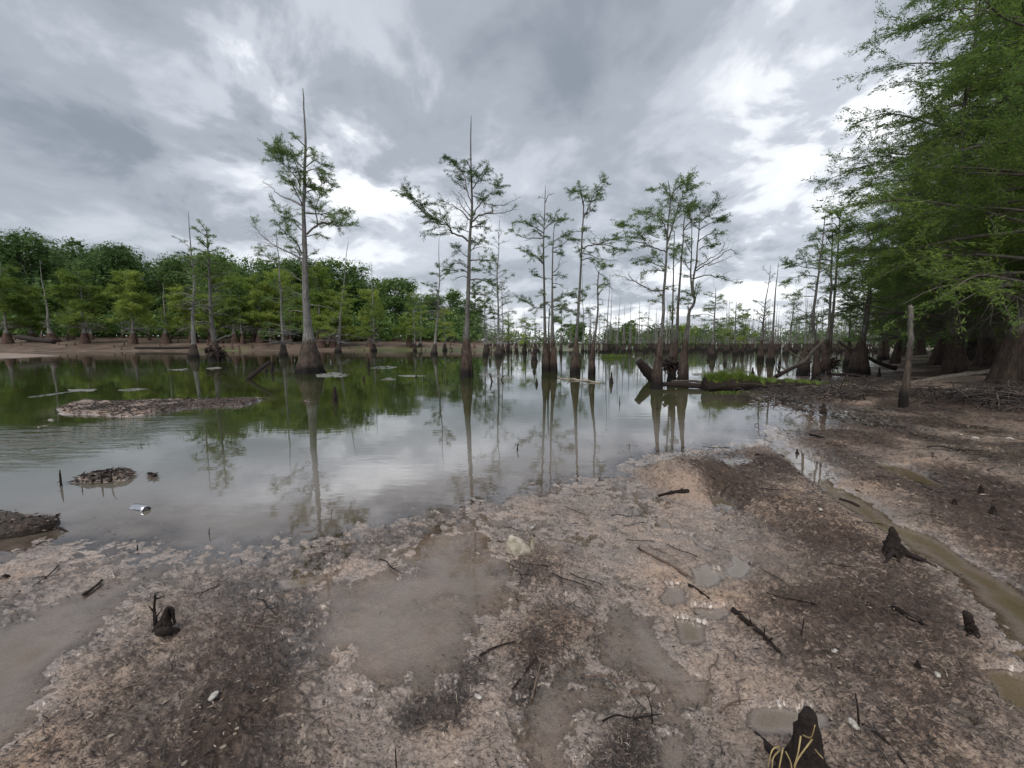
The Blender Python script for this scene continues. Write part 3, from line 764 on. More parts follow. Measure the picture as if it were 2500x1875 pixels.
traced('cypress_tree', 'tallest cypress, left of centre, with a wide fluted butt and a bare spike top', 'tree', 'T1', (455, 1574),
       [(452, 1500), (447, 1350), (437, 1200), (431, 1000), (428, 850), (422, 700), (426, 600), (431, 450), (433, 350), (432, 270), (427, 200), (424, 100), (419, 32)],
       57, 20.5, 2.2, 2.15,
       [('L', [(430, 470), (385, 430), (335, 398), (290, 385), (235, 350)], 4), ('L', [(405, 560), (395, 530), (350, 480), (310, 430), (285, 335)], 5),
        ('L', [(415, 610), (400, 560), (400, 500), (380, 440), (360, 400)], 4),
        ('L', [(412, 620), (380, 565), (330, 530), (300, 510)], 4), ('D', [(412, 668), (350, 635), (305, 618), (260, 578), (205, 536)], 8),
        ('L', [(412, 800), (360, 745), (310, 705), (270, 655)], 4), ('L', [(415, 925), (380, 860), (330, 815), (280, 775)], 5),
        ('B', [(417, 978), (370, 930), (300, 900), (240, 865), (190, 820), (135, 762)], 6), ('M', [(412, 1075), (350, 1030), (290, 990), (230, 950), (190, 895)], 5),
        ('L', [(435, 460), (480, 425), (520, 450), (555, 448)], 4), ('L', [(436, 485), (500, 470), (550, 492)], 4), ('L', [(434, 600), (490, 575), (540, 545), (592, 558)], 4),
        ('L', [(434, 706), (520, 712), (600, 712), (670, 693)], 5), ('M', [(440, 825), (500, 770), (560, 762), (620, 780), (702, 770)], 7), ('L', [(500, 772), (560, 760), (610, 745), (650, 735)], 4),
        ('L', [(500, 770), (490, 700), (510, 620), (525, 500)], 5), ('L', [(440, 835), (500, 825), (556, 845)], 4), ('D', [(442, 1000), (480, 985), (512, 953)], 5),
        ('L', [(438, 945), (470, 930), (495, 915)], 3), ('L', [(436, 375), (455, 352), (478, 372)], 3), ('L', [(434, 405), (470, 395), (490, 402)], 3),
        ('L', [(415, 960), (380, 900), (345, 890)], 3), ('L', [(412, 775), (385, 750), (365, 745)], 3), ('L', [(434, 560), (460, 530), (470, 545)], 3),
        ('D', [(415, 1240), (370, 1235), (340, 1245)], 3), ('D', [(450, 1205), (520, 1210), (590, 1230)], 3), ('D', [(420, 1150), (380, 1140), (350, 1148)], 3)], 101, S=30, bark='bark')
traced('cypress_tree', 'second tallest cypress, near the middle, with a long needle top and spreading arms', 'tree', 'T2', (448, 1590),
       [(449, 1500), (449, 1350), (455, 1200), (461, 1000), (466, 800), (478, 650), (480, 550), (474, 400), (472, 220), (475, 76)], 30, 15, 1.8, 1.95,
       [('L', [(476, 590), (450, 500), (440, 440), (410, 380), (360, 328)], 4), ('L', [(483, 500), (510, 460), (540, 400), (575, 378)], 4),
        ('L', [(485, 655), (520, 600), (560, 550), (610, 515), (645, 468)], 5), ('L', [(482, 540), (520, 555), (565, 565)], 3), ('M', [(440, 450), (410, 445), (390, 435)], 3),
        ('B', [(480, 690), (520, 655), (580, 640), (650, 640), (712, 625)], 6), ('B', [(600, 636), (598, 600), (680, 588), (748, 553)], 4),
        ('B', [(478, 700), (430, 640), (380, 600), (330, 580), (290, 565)], 5), ('B', [(476, 665), (420, 600), (400, 550), (360, 510)], 4), ('B', [(478, 640), (440, 570), (400, 520)], 3),
        ('L', [(464, 803), (420, 775), (365, 755), (350, 720), (290, 690), (230, 640), (170, 580), (105, 526)], 7), ('M', [(360, 755), (335, 757), (312, 758)], 3), ('L', [(290, 690), (255, 690), (228, 690)], 3),
        ('L', [(475, 752), (430, 740), (380, 722)], 4), ('L', [(478, 725), (520, 702), (552, 688)], 4), ('L', [(463, 900), (420, 870), (380, 830)], 4),
        ('L', [(462, 960), (400, 930), (350, 942)], 4), ('L', [(465, 870), (510, 820), (552, 790)], 4), ('M', [(465, 915), (540, 912), (620, 916)], 5), ('L', [(463, 965), (520, 972), (582, 960)], 4),
        ('B', [(462, 1025), (430, 1005), (365, 1030)], 4), ('M', [(462, 1025), (540, 1025), (600, 1055), (640, 1062)], 5), ('B', [(455, 1110), (520, 1112), (605, 1132)], 4),
        ('M', [(462, 990), (420, 968), (355, 975)], 4), ('B', [(466, 860), (530, 835), (600, 850)], 3)], 102, S=24)
traced('cypress_tree', 'left trunk of the tight three-trunk cypress cluster right of centre', 'tree', 'T3', (328, 1533),
       [(322, 1400), (318, 1250), (312, 900), (308, 600), (314, 400), (322, 160)], 22, 9, 1.5, 1.6,
       [('M', [(308, 545), (250, 550), (170, 545), (80, 495)], 4), ('L', [(308, 510), (250, 470), (190, 450), (130, 423)], 4), ('M', [(316, 420), (275, 372), (245, 370)], 3),
        ('L', [(314, 480), (370, 430), (430, 408), (497, 410)], 4), ('B', [(322, 280), (345, 230), (382, 220)], 3), ('B', [(320, 260), (300, 248), (288, 245)], 2),
        ('L', [(308, 735), (260, 685), (190, 660), (150, 640)], 4), ('B', [(240, 675), (190, 630), (130, 600)], 3), ('L', [(310, 842), (270, 830), (225, 783)], 4), ('L', [(318, 1055), (250, 1060), (190, 1020), (125, 990)], 4),
        ('L', [(310, 620), (345, 600), (365, 590)], 3), ('L', [(312, 470), (280, 440), (240, 400)], 3), ('M', [(316, 440), (340, 390), (350, 380)], 2)], 103, S=18)
traced('cypress_tree', 'right trunk of the three-trunk cluster, draped in low leafy tiers', 'tree', 'T3', (380, 1533),
       [(383, 1400), (376, 1250), (372, 1000), (375, 650), (388, 440)], 20, 9, 1.5, 1.6,
       [('L', [(378, 575), (430, 540), (490, 520), (500, 512)], 4), ('M', [(376, 620), (440, 600), (500, 550), (560, 560)], 4), ('L', [(375, 652), (430, 652)], 3), ('B', [(376, 802), (410, 770), (432, 688)], 4),
        ('L', [(374, 822), (420, 815), (455, 830)], 4), ('L', [(372, 850), (330, 840)], 3), ('B', [(374, 880), (430, 890), (457, 912)], 3), ('L', [(372, 1015), (430, 990), (480, 970), (535, 978)], 4),
        ('L', [(372, 1062), (440, 1040), (520, 1085)], 4), ('L', [(370, 1132), (430, 1132)], 3), ('B', [(386, 420), (400, 360), (428, 333)], 3), ('L', [(372, 1020), (330, 1020), (290, 1050)], 3), ('L', [(372, 1180), (400, 1160), (425, 1170)], 3),
        ('L', [(386, 470), (400, 430), (440, 410)], 3)], 104, S=18)
traced('cypress_tree', 'thin dark middle stem of the three-trunk cluster', 'tree', 'T3', (350, 1531), [(344, 1350), (348, 1150), (353, 1060)], 17, 6, 2.5, 1.5,
       [('M', [(350, 1110), (370, 1080), (390, 1075)], 2), ('L', [(350, 1150), (330, 1130), (300, 1130)], 2)], 105, S=14, extra=1)
traced('cypress_tree', 'slender cypress with a split leafy crown, just right of the three-trunk cluster', 'tree', 'T3', (538, 1555),
       [(540, 1450), (550, 1300), (562, 1100), (575, 900), (585, 700), (590, 550), (600, 400), (603, 310), (600, 270)], 25, 9.5, 2.5, 1.75,
       [('L', [(602, 310), (590, 250), (570, 205), (500, 212)], 4), ('L', [(600, 300), (585, 230), (575, 170)], 4), ('L', [(602, 398), (630, 340), (665, 260), (690, 200), (742, 135)], 5),
        ('L', [(640, 350), (670, 330), (692, 300)], 3), ('L', [(600, 290), (625, 240), (640, 215)], 3), ('B', [(592, 500), (550, 497), (500, 510)], 3), ('B', [(594, 502), (630, 480), (680, 520), (715, 555)], 3),
        ('L', [(590, 622), (650, 600), (720, 590), (800, 560), (885, 545)], 5), ('M', [(720, 592), (800, 605), (887, 625)], 3), ('M', [(586, 572), (540, 560), (500, 550)], 3),
        ('B', [(588, 652), (650, 670), (720, 700), (852, 712)], 4), ('L', [(587, 712), (650, 690), (700, 712), (730, 760)], 4), ('D', [(583, 745), (620, 745)], 3), ('B', [(584, 640), (550, 610), (510, 625)], 3), ('M', [(588, 600), (620, 640), (680, 660)], 3)], 106, S=20)
traced('cypress_tree', 'crooked nearly bare cypress with down-curved arms, right of the split-crown one', 'tree', 'T3', (660, 1567),
       [(665, 1450), (680, 1300), (702, 1150), (708, 1000), (705, 900), (715, 790)], 17, 7.5, 2.2, 1.7,
       [('M', [(712, 795), (740, 765), (800, 752)], 3), ('D', [(706, 905), (750, 885), (800, 910), (832, 937)], 5), ('D', [(705, 892), (690, 885), (660, 892)], 3), ('M', [(715, 800), (760, 830), (780, 870)], 3), ('B', [(706, 1000), (735, 1000), (750, 1040)], 3),
        ('B', [(706, 1060), (680, 1050), (650, 1070)], 3), ('B', [(705, 1130), (740, 1120), (780, 1160)], 3), ('M', [(713, 810), (690, 760), (700, 740)], 2), ('B', [(708, 960), (690, 960), (660, 990)], 2)], 107, S=16, extra=2)
traced('cypress_tree', 'dark-trunked cypress with leafy arms reaching left, by the end of the split log', 'tree', 'T4', (354, 1521),
       [(360, 1400), (374, 1250), (398, 1050), (405, 850), (420, 600), (434, 400), (448, 220), (430, 110)], 28, 10, 2, 1.75,
       [('L', [(417, 595), (350, 570), (280, 540), (240, 480), (180, 420), (105, 410)], 5), ('L', [(280, 540), (200, 525), (145, 525)], 4), ('L', [(245, 490), (300, 450), (362, 418)], 4), ('L', [(430, 505), (400, 400), (340, 340), (252, 330)], 4),
        ('L', [(412, 700), (350, 680), (290, 650), (235, 652)], 4), ('M', [(415, 690), (370, 640), (330, 600)], 3), ('B', [(402, 850), (340, 860), (250, 820), (170, 780), (88, 750)], 6), ('D', [(345, 860), (290, 850), (332, 882)], 3), ('B', [(200, 790), (165, 750), (180, 728)], 3),
        ('L', [(448, 215), (400, 160), (338, 172)], 4), ('L', [(446, 250), (480, 170), (540, 140), (594, 150)], 4), ('L', [(425, 540), (470, 380), (510, 260), (560, 140)], 6), ('L', [(490, 320), (550, 320), (600, 290)], 3),
        ('M', [(400, 940), (370, 930), (332, 942)], 3), ('D', [(406, 830), (430, 825), (452, 832)], 2), ('L', [(440, 290), (400, 290), (375, 260)], 3), ('L', [(418, 580), (450, 570), (520, 575)], 3), ('L', [(405, 420), (350, 440), (300, 430)], 3)], 108, S=22)
traced('cypress_tree', 'thin straight cypress rising behind the root mass, its stem wrapped in leaves low down', 'tree', 'T4', (450, 1400), [(456, 1300), (460, 1100), (463, 950), (468, 700), (475, 450)], 15, 5.5, 2, 1.6,
       [('L', [(462, 1030), (450, 990), (462, 950)], 4), ('L', [(463, 960), (475, 990), (465, 1030)], 4), ('M', [(468, 700), (500, 660), (480, 640)], 2), ('M', [(474, 460), (440, 430), (410, 460)], 3), ('M', [(470, 600), (500, 560), (530, 550)], 2), ('L', [(463, 940), (500, 920), (540, 910)], 3)], 109, S=12, extra=2)
traced('cypress_tree', 'pale-stemmed cypress leaning over the hollow root mass by the long log', 'tree', 'T4', (455, 1478), [(470, 1330), (488, 1200), (497, 1000), (510, 800), (525, 600), (540, 400), (550, 280)], 21, 8.5, 2, 1.9,
       [('L', [(500, 935), (530, 908), (560, 918)], 3), ('M', [(528, 585), (500, 570), (470, 575)], 3), ('B', [(514, 852), (540, 855), (562, 845)], 2), ('L', [(545, 340), (600, 280), (645, 300)], 4), ('L', [(548, 300), (580, 270), (600, 280)], 4), ('B', [(498, 960), (460, 1000), (440, 1050)], 3), ('M', [(535, 450), (575, 430), (600, 400)], 3), ('M', [(520, 660), (490, 640), (470, 610)], 2)], 110, S=18, extra=2)
traced('cypress_tree', 'fork-stemmed cypress with an S-bend trunk and a bare spray, by the long log', 'tree', 'T4', (525, 1496),
       [(532, 1380), (542, 1250), (563, 1100), (573, 1000), (602, 950), (611, 920), (603, 880), (600, 800), (617, 700), (636, 500), (645, 340)], 25, 9.5, 1.8, 1.9,
       [('B', [(575, 1025), (620, 1022), (650, 1030)], 4), ('D', [(570, 1000), (567, 965), (567, 940)], 7), ('B', [(622, 722), (680, 680), (760, 640), (850, 578), (892, 602)], 5), ('B', [(620, 705), (700, 650), (780, 600), (812, 530)], 4),
        ('B', [(608, 775), (700, 750), (780, 770), (885, 800)], 5), ('B', [(700, 690), (780, 660), (860, 620)], 3), ('L', [(643, 400), (700, 340), (740, 280), (765, 260)], 4), ('L', [(640, 450), (720, 400), (822, 362)], 4), ('L', [(635, 525), (700, 480), (792, 472)], 4),
        ('L', [(638, 580), (680, 555), (745, 555)], 4), ('L', [(592, 400), (570, 300), (610, 290)], 4), ('L', [(591, 602), (560, 560), (545, 500)], 3), ('M', [(586, 725), (550, 680), (540, 640)], 4), ('L', [(645, 345), (670, 310), (660, 290)], 3), ('M', [(640, 440), (610, 420), (600, 390)], 3)],
       111, S=22, stems=[([(595, 880), (584, 750), (590, 600), (593, 350)], 5, 1.5)])
# cypresses on the right shore, traced
traced('cypress_tree', 'leaning shoreline cypress behind the grassy log, with sparse arms over the water', 'tree', 'C5', (1632, 1436), [(1636, 1250), (1640, 1100), (1606, 930), (1640, 650), (1690, 250), (1716, 60)], 22, 10, 1.5, 1.3,
       [('L', [(1655, 520), (1560, 510), (1480, 490), (1395, 465)], 4), ('L', [(1560, 510), (1540, 440), (1500, 380)], 3), ('M', [(1650, 590), (1520, 570), (1380, 630)], 4), ('M', [(1625, 700), (1560, 660), (1480, 720)], 3), ('M', [(1620, 740), (1480, 740), (1390, 730)], 3), ('L', [(1670, 400), (1630, 330), (1590, 330)], 3),
        ('L', [(1680, 330), (1640, 270), (1610, 240)], 3), ('M', [(1610, 880), (1520, 860), (1420, 770)], 3), ('L', [(1700, 120), (1690, 100), (1680, 110)], 2), ('M', [(1640, 640), (1700, 620), (1720, 560)], 3), ('B', [(1610, 900), (1540, 900), (1470, 880)], 3)], 112, S=18, extra=4)
traced('cypress_tree', 'double-stemmed shoreline cypress with dense leafy tops, right of the leaning one', 'tree', 'C5', (1702, 1392), [(1705, 1250), (1722, 1100), (1742, 950), (1752, 700), (1758, 500), (1765, 330), (1770, 200)], 25, 9, 2, 1.5,
       [('L', [(1765, 330), (1720, 260), (1680, 210)], 4), ('L', [(1810, 300), (1870, 230), (1920, 180)], 4), ('L', [(1830, 120), (1780, 60), (1720, 100)], 4), ('L', [(1830, 80), (1850, 40), (1875, 80)], 4), ('L', [(1805, 420), (1740, 370), (1690, 390)], 4), ('L', [(1800, 450), (1860, 400), (1920, 380)], 4),
        ('L', [(1820, 200), (1770, 150), (1740, 190)], 4), ('L', [(1825, 180), (1870, 130), (1900, 120)], 4), ('L', [(1760, 480), (1720, 440), (1690, 470)], 3), ('M', [(1790, 680), (1850, 640), (1900, 660)], 3), ('M', [(1750, 760), (1700, 730), (1650, 780)], 3), ('L', [(1790, 700), (1740, 640), (1730, 700)], 3), ('B', [(1780, 860), (1850, 800), (1880, 790)], 3), ('L', [(1800, 500), (1850, 480), (1910, 500)], 4), ('L', [(1765, 300), (1800, 250), (1790, 200)], 4), ('L', [(1830, 260), (1880, 300), (1920, 300)], 4)],
       113, S=18, extra=8, dens=1.6, stems=[([(1712, 1260), (1745, 1150), (1778, 800), (1805, 450), (1830, 60)], 9, 2)])
traced('cypress_tree', 'stout curved cypress with a broad fluted butt at the edge of the dark right bank', 'tree', 'C5', (1982, 1386), [(1985, 1250), (2000, 1120), (2038, 950), (2060, 750), (2074, 500), (2085, 300)], 42, 14, 4, 1.7,
       [('L', [(2060, 640), (1960, 600), (1870, 640)], 4), ('L', [(2058, 750), (1960, 680), (1860, 740)], 4), ('L', [(2045, 880), (1950, 820), (1840, 870)], 4), ('L', [(2070, 560), (1980, 480), (1900, 480)], 4), ('L', [(2080, 400), (2000, 330), (1920, 350)], 4), ('L', [(2075, 430), (2150, 380), (2200, 400)], 4),
        ('M', [(2040, 930), (1960, 900), (1900, 920)], 3), ('L', [(2085, 300), (2040, 220), (1980, 200)], 4), ('L', [(2085, 300), (2120, 220), (2180, 180)], 4), ('L', [(2068, 600), (2140, 560), (2200, 600)], 4), ('M', [(2060, 800), (2130, 780), (2180, 800)], 3)], 114, S=28, extra=9, dens=1.5)

# ------------------------------------------------------------------ generic trees
def auto_tree(rng, H, rb, rt, hb, crown0, crownR, n_b, leaf=.9, tw=.5, ls=.2, lean=0.0, dead_low=4, S=16, spike=.12, dens=1.0, up=.25, top=.35, amp=.16, bend=.012, shape=.8):
    """returns trunk and leaf accumulators for a tree standing at the origin"""
    n = 9; z = np.linspace(0, H, n)
    P = np.stack([np.cumsum(rng.normal(0, bend * H, n)) * .5 + lean * z, np.cumsum(rng.normal(0, bend * H, n)) * .5, z], -1); P[0, :2] = 0
    P = smooth_path(P, seg=3)
    A, L = Acc(), Acc()
    trunk_mesh(A, P, rb, rt, max(.012, rt * .12), hb, rng, S, amp=amp)
    az = rng.uniform(0, 6.28)
    for k in range(n_b + dead_low):
        dead = k >= n_b
        f = rng.uniform(0, 1) if not dead else rng.uniform(-.35, .1)
        h = H * (crown0 + (1 - spike - crown0) * max(f, -.6)); h = max(h, hb * 1.05)
        s = np.array([np.interp(h, P[:, 2], P[:, i]) for i in range(3)])
        az += 2.4 + rng.normal(0, .5)
        ln = crownR * ((1 - max(f, 0)) ** shape * (1 - top) + top) * rng.uniform(.6, 1.15)
        if dead: ln = crownR * rng.uniform(.4, .9)
        el = up + rng.uniform(-.2, .25) + (.3 * f if not dead else -.05)
        d = np.array([math.cos(az) * math.cos(el), math.sin(az) * math.cos(el), math.sin(el)])
        d2 = d + np.array([0, 0, rng.uniform(-.35, .15)]) + rng.normal(0, .12, 3); d3 = d2 + np.array([0, 0, rng.uniform(-.4, .1)]) + rng.normal(0, .12, 3)
        B = smooth_path([s, s + d * ln * .35, s + (d * .35 + d2 / np.linalg.norm(d2) * .35) * ln, s + (d * .35 + d2 / np.linalg.norm(d2) * .35 + d3 / np.linalg.norm(d3) * .3) * ln], seg=3)
        bough(A, L, B, rt * .30 * (1.1 - .6 * max(f, 0)), .006 + rt * .03, 0 if dead else leaf, tw * (ln ** .6) * .8, ls, max(4, ln * (6 if not dead else 4) * dens ** .5), rng, S=5, dens=dens * .55, droop=.2)
    return A, L
def make_tree(name, label, group, pos_, rng, bark, leafm, cat_='tree', **kw):
    A, L = auto_tree(rng, **kw)
    r = empty(name, pos_, label, cat_, group)
    for nm, acc, mt in (('trunk', A, bark), ('crown', L, leafm)):
        if acc.n:
            v, q, t = acc.arrays(); me = mesh_from(nm, v, q, t, M[mt])
            o = bpy.data.objects.new(nm, me); COL.objects.link(o); o.parent = r
    return r
def ground_at(px, Yd):
    p = D(px, 836, Yd); return np.array([p[0], Yd, max(0.0, Hh(p[0], Yd))])
# ------------------------------------------------------------------ individual trees across the lake: (x, waterline y, top x, top y, butt px, kind, label)
STAND = [
 (474, 874, 469, 518, 24, 'bare', 'tall thin cypress with a bare spike, in the water left of the shaggy-rooted one'),
 (526, 882, 504, 551, 33, 'sparse', 'cypress with black shaggy roots at its foot and a ragged leafy top, at left'),
 (692, 869, 686, 560, 21, 'mid', 'spike-topped cypress just left of the tallest tree, leafy below and bare above'),
 (825, 860, 853, 588, 18, 'mid', 'cypress with a bent bare tip, right of the tallest tree'),
 (914, 857, 904, 637, 14, 'mid', 'thin cypress with a bulbous butt and a bare tip, in front of the sandy bank'),
 (1013, 857, 1013, 705, 10, 'leafy', 'short pale-green cypress beside a grey snag, left of the middle trees'),
 (1027, 854, 1028, 693, 10, 'snag', 'pale grey snag beside the short pale-green cypress'),
 (1060, 866, 1063, 575, 18, 'bare', 'straight grey cypress with few twigs, left of the needle-topped tree'),
 (1086, 856, 1081, 744, 12, 'leafy', 'low bushy bright-green cypress behind the straight grey one'),
 (1159, 851, 1161, 684, 14, 'sparse', 'thin cypress close to the right of the needle-topped tree'),
 (1186, 868, 1185, 700, 14, 'sparse', 'thin cypress with a ragged black butt, two right of the needle-topped tree'),
 (1218, 871, 1220, 529, 19, 'wispy', 'tall straight cypress with two thin forks near the tip, left of the three-trunk cluster'),
 (1228, 860, 1225, 675, 12, 'wispy', 'slight cypress with leafy arms to the right, directly behind the tall straight one'),
 (1240, 858, 1240, 770, 9, 'leafy', 'very small leafy cypress between the tall straight one and the layered one'),
 (1281, 862, 1287, 768, 12, 'leafy', 'small flat-layered cypress left of the three-trunk cluster'),
 (1307, 856, 1308, 765, 9, 'snag', 'short snag with a bulb-shaped butt behind the cone stump'),
 (1369, 862, 1370, 720, 9, 'sparse', 'small sparse cypress directly behind the three-trunk cluster'),
 (1423, 858, 1423, 657, 9, 'bare', 'thin bare snag seen close beside the slender split-crown cypress'),
 (1438, 854, 1439, 724, 7, 'snag', 'thin short snag between the split-crown cypress and the crooked one'),
 (1478, 860, 1490, 669, 11, 'snag', 'leaning snag just right of the crooked nearly bare cypress'),
 (1487, 859, 1495, 696, 10, 'snag', 'second leaning snag right of the crooked cypress, slightly shorter'),
 (1506, 858, 1515, 723, 10, 'snag', 'slanting grey snag above the floating green clump'),
 (1553, 856, 1554, 759, 7, 'snag', 'lone thin pole snag left of the clump by the long log'),
 (1580, 857, 1586, 744, 8, 'snag', 'slanting pole snag closest to the clump by the long log'),
 (1738, 872, 1748, 702, 20, 'leafy', 'bushy small cypress with a bare tip, right of the fork-stemmed cypress'),
 (1795, 866, 1800, 730, 12, 'leafy', 'small tiered cypress between the bushy small one and the thick pole snag'),
 (1813, 864, 1815, 755, 10, 'sparse', 'sparse small cypress right of the small tiered one'),
 (1856, 880, 1869, 648, 16, 'wispy', 'tall thin snag with a few leafy twigs low down, left of the thick pole snag'),
 (1880, 884, 1904, 640, 19, 'snag', 'thick leaning bare pole with a swollen foot, right half of the lake'),
 (1903, 892, 1908, 848, 8, 'snag', 'short black stub standing between the thick pole and the leaning leafy cypress'),
 (1917, 864, 1944, 726, 14, 'wispy', 'leaning cypress with a small leafy tip, right of the thick pole snag'),
 (1966, 862, 1971, 705, 10, 'snag', 'thin dead pole behind the leaning shoreline cypress'),
 (1960, 918, 1966, 850, 30, 'stub', 'broad dark hollow butt behind the leaning dead branch'),
 (2068, 894, 2078, 720, 17, 'sparse', 'sparse cypress with a squat dark butt, between the double-stemmed and the stout curved cypress'),
 (2148, 880, 2153, 700, 11, 'sparse', 'narrow dark cypress just right of the stout curved one'),
 (2164, 880, 2166, 800, 14, 'stub', 'pointed dark stump between two trunks on the right bank'),
]
rngS = np.random.default_rng(77)
for i, (bx, by, tx, ty, w, kind, label) in enumerate(STAND):
    B = G(bx, by); Yd = B[1]; pxm = Yd / FPX
    B[2] = max(0, Hh(B[0], Yd)); T = D(tx, ty, Yd); H = T[2] - B[2]; lean = (T[0] - B[0]) / max(H, .1)
    rng = np.random.default_rng(500 + i); ls = 3.8 * pxm
    kw = dict(H=H, rb=w * pxm / 2, rt=w * pxm * .19, hb=min(1.6, H * .35), crown0=.35, crownR=H * .2, n_b=14, ls=ls, lean=lean, tw=.4, spike=.1, dens=1, S=14)
    if kind == 'bare': kw.update(n_b=16, dead_low=16, leaf=.75, crown0=.42, crownR=H * .17, spike=.24, dens=1.4, top=.6)
    elif kind == 'sparse': kw.update(n_b=30, dead_low=10, leaf=.92, crown0=.34, crownR=H * .19, spike=.03, dens=1.7, top=.6)
    elif kind == 'mid': kw.update(n_b=26, dead_low=16, leaf=.9, crown0=.16, crownR=H * .24, spike=.40, dens=1.4, up=.05)
    elif kind == 'leafy': kw.update(n_b=24, dead_low=6, leaf=.95, crown0=.25, crownR=H * .34, spike=.06, dens=1.3, up=.05)
    elif kind == 'wispy': kw.update(n_b=22, dead_low=8, leaf=.65, top=.55, crown0=.25, crownR=H * .17, spike=.1, dens=.8, up=.45)
    elif kind == 'snag': kw.update(n_b=0, dead_low=6, leaf=0, crownR=H * .06, tw=.25, bend=.006)
    elif kind == 'stub': kw.update(n_b=0, dead_low=0, rt=w * pxm * .3, hb=H * .8)
    lm = 'leaf' if Yd < 50 else 'leaf_yellow' if kind in ('leafy', 'mid') else 'leaf'
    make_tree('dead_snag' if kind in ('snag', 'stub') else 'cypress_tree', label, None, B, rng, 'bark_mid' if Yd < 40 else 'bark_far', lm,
              cat_='dead tree' if kind in ('snag', 'stub') else 'tree', **kw)

# ------------------------------------------------------------------ far snags: five shapes, copied
G_SN = 'bare snags in the distant flooded stand'
protos = []
for k in range(6):
    rng = np.random.default_rng(900 + k)
    protos.append(make_tree('dead_snag', 'thin bare grey snag in the distant flooded stand beyond the lake', G_SN, (0, 0, 0), rng, 'bark_far', 'leaf', cat_='dead tree',
                            H=9 + k * .4, rb=.42, rt=.15, hb=1.6, crown0=.4, crownR=.9, n_b=0, dead_low=6 + k, leaf=0, ls=.3, tw=.3, S=10, bend=.005))
G_SC = 'small cypresses in the distant flooded stand'
cprotos = []
for k in range(6):
    rng = np.random.default_rng(950 + k)
    cprotos.append(make_tree('small_cypress', 'small thin cypress with sparse leafy tiers in the distant flooded stand', G_SC, (0, 0, 0), rng, 'bark_far', 'leaf', cat_='tree',
                             H=8, rb=.5, rt=.11, hb=1.7, crown0=.25, crownR=1.9, n_b=14, dead_low=8, leaf=.9, ls=.30, tw=.5, S=10, dens=.9, up=.0, spike=.22 if k % 2 else .05))
used = set()
def put(protos_, k, p, rz, s):
    r = protos_[k]
    if (id(protos_), k) not in used:
        used.add((id(protos_), k)); r.location = p; r.rotation_euler = (0, 0, rz); r.scale = (s, s, s); return r
    return dup(r, p, rz, s)
rng = np.random.default_rng(31)
SN_TOP = [(1345, 770), (1392, 760), (1450, 790), (1520, 742), (1540, 775), (1569, 770), (1600, 760), (1776, 723), (1771, 735), (1793, 745), (1806, 757), (1818, 757), (1823, 757), (1838, 769), (1850, 766), (1842, 790),
          (1892, 790), (1915, 775), (1930, 740), (1965, 720), (1975, 735), (2005, 730), (2020, 752), (2040, 765), (2060, 770), (1757, 770), (1730, 790), (1700, 795), (2085, 712), (2098, 775), (1835, 752),
          (1862, 760), (1880, 788), (1950, 795), (1985, 780), (1640, 795), (1660, 800), (1478, 800), (1500, 790)]
SN_TOP += [(rng.uniform(1230, 2180), 722 + 90 * rng.random() ** .6) for _ in range(95)]
for i, (px, py) in enumerate(SN_TOP):
    Yd = rng.uniform(62, 105); p = ground_at(px, Yd); H = D(px, py, Yd)[2] - p[2]; k = i % 6
    put(protos, k, tuple(p), rng.uniform(0, 6.28), H / (9 + k * .4))
for i in range(120):
    px = rng.uniform(1130, 2180) if i % 3 else rng.uniform(1700, 2180); Yd = rng.uniform(60, 125)
    py = rng.uniform(752, 820); p = ground_at(px, Yd); H = D(px, py, Yd)[2] - p[2]
    put(cprotos, i % 6, tuple(p), rng.uniform(0, 6.28), H / 8)

# ------------------------------------------------------------------ left bank: cypresses on the sand, broadleaf wood behind
G_BC = 'leafy cypresses along the left sand bank'
BC = [(18, 640, 100, 'leafy cypress at the left edge of the picture, on the far sand bank'), (208, 662, 125, 'broad round-crowned cypress on the far sand bank, left part'), (325, 662, 105, 'bright yellow-green flat-topped cypress with a pale trunk on the sand bank'),
      (130, 636, 34, 'nearly bare spired cypress with a swollen butt at the left sand bank'), (405, 690, 50, 'thin spire-topped cypress between the flat-topped one and the bare-spiked one'), (470, 700, 85, 'bright yellow-green low cypress behind the bare-spiked tree'),
      (575, 660, 100, 'spreading green cypress right of the shaggy-rooted tree, on the bank'), (635, 672, 90, 'spreading green cypress on the bank, left of the spike-topped tree'), (700, 668, 100, 'green cypress on the bank behind the spike-topped tree'),
      (785, 655, 95, 'tall yellow-green cypress on the bank, right behind the tallest tree'), (812, 720, 90, 'low wide yellow-green cypress on the bank behind the bent-tip tree'), (905, 712, 60, 'green cypress on the bank behind the bulb-butted thin tree'),
      (1000, 780, 60, 'low bright bush-like cypress at the right end of the sand bank'), (80, 700, 70, 'cypress behind the left spired one on the far bank'), (520, 720, 70, 'low green cypress behind the shaggy-rooted tree')]
for i, (px, ty, wpx, label) in enumerate(BC):
    rng = np.random.default_rng(1200 + i); Yd = 84 + (i * 37 % 9); p = ground_at(px, Yd); H = D(px, ty, Yd)[2] - p[2]; cr = wpx * Yd / FPX / 2 * (.97 if px < 420 else 1.12)
    bare = wpx < 60
    make_tree('cypress_tree', label, None, p, rng, 'bank_bark', 'leaf_yellow', H=H, rb=.95 if not bare else 1.05, rt=.26, hb=3.0, crown0=.24, crownR=cr, n_b=34 if not bare else 10, dead_low=16, leaf=.97 if not bare else .4,
              ls=.50, tw=.9, S=14, dens=1.2, up=.12, top=.5, spike=.03 if not bare else .3, shape=.6)
G_SAP = 'slim grey trunks crowded on the left bank'
sap = []
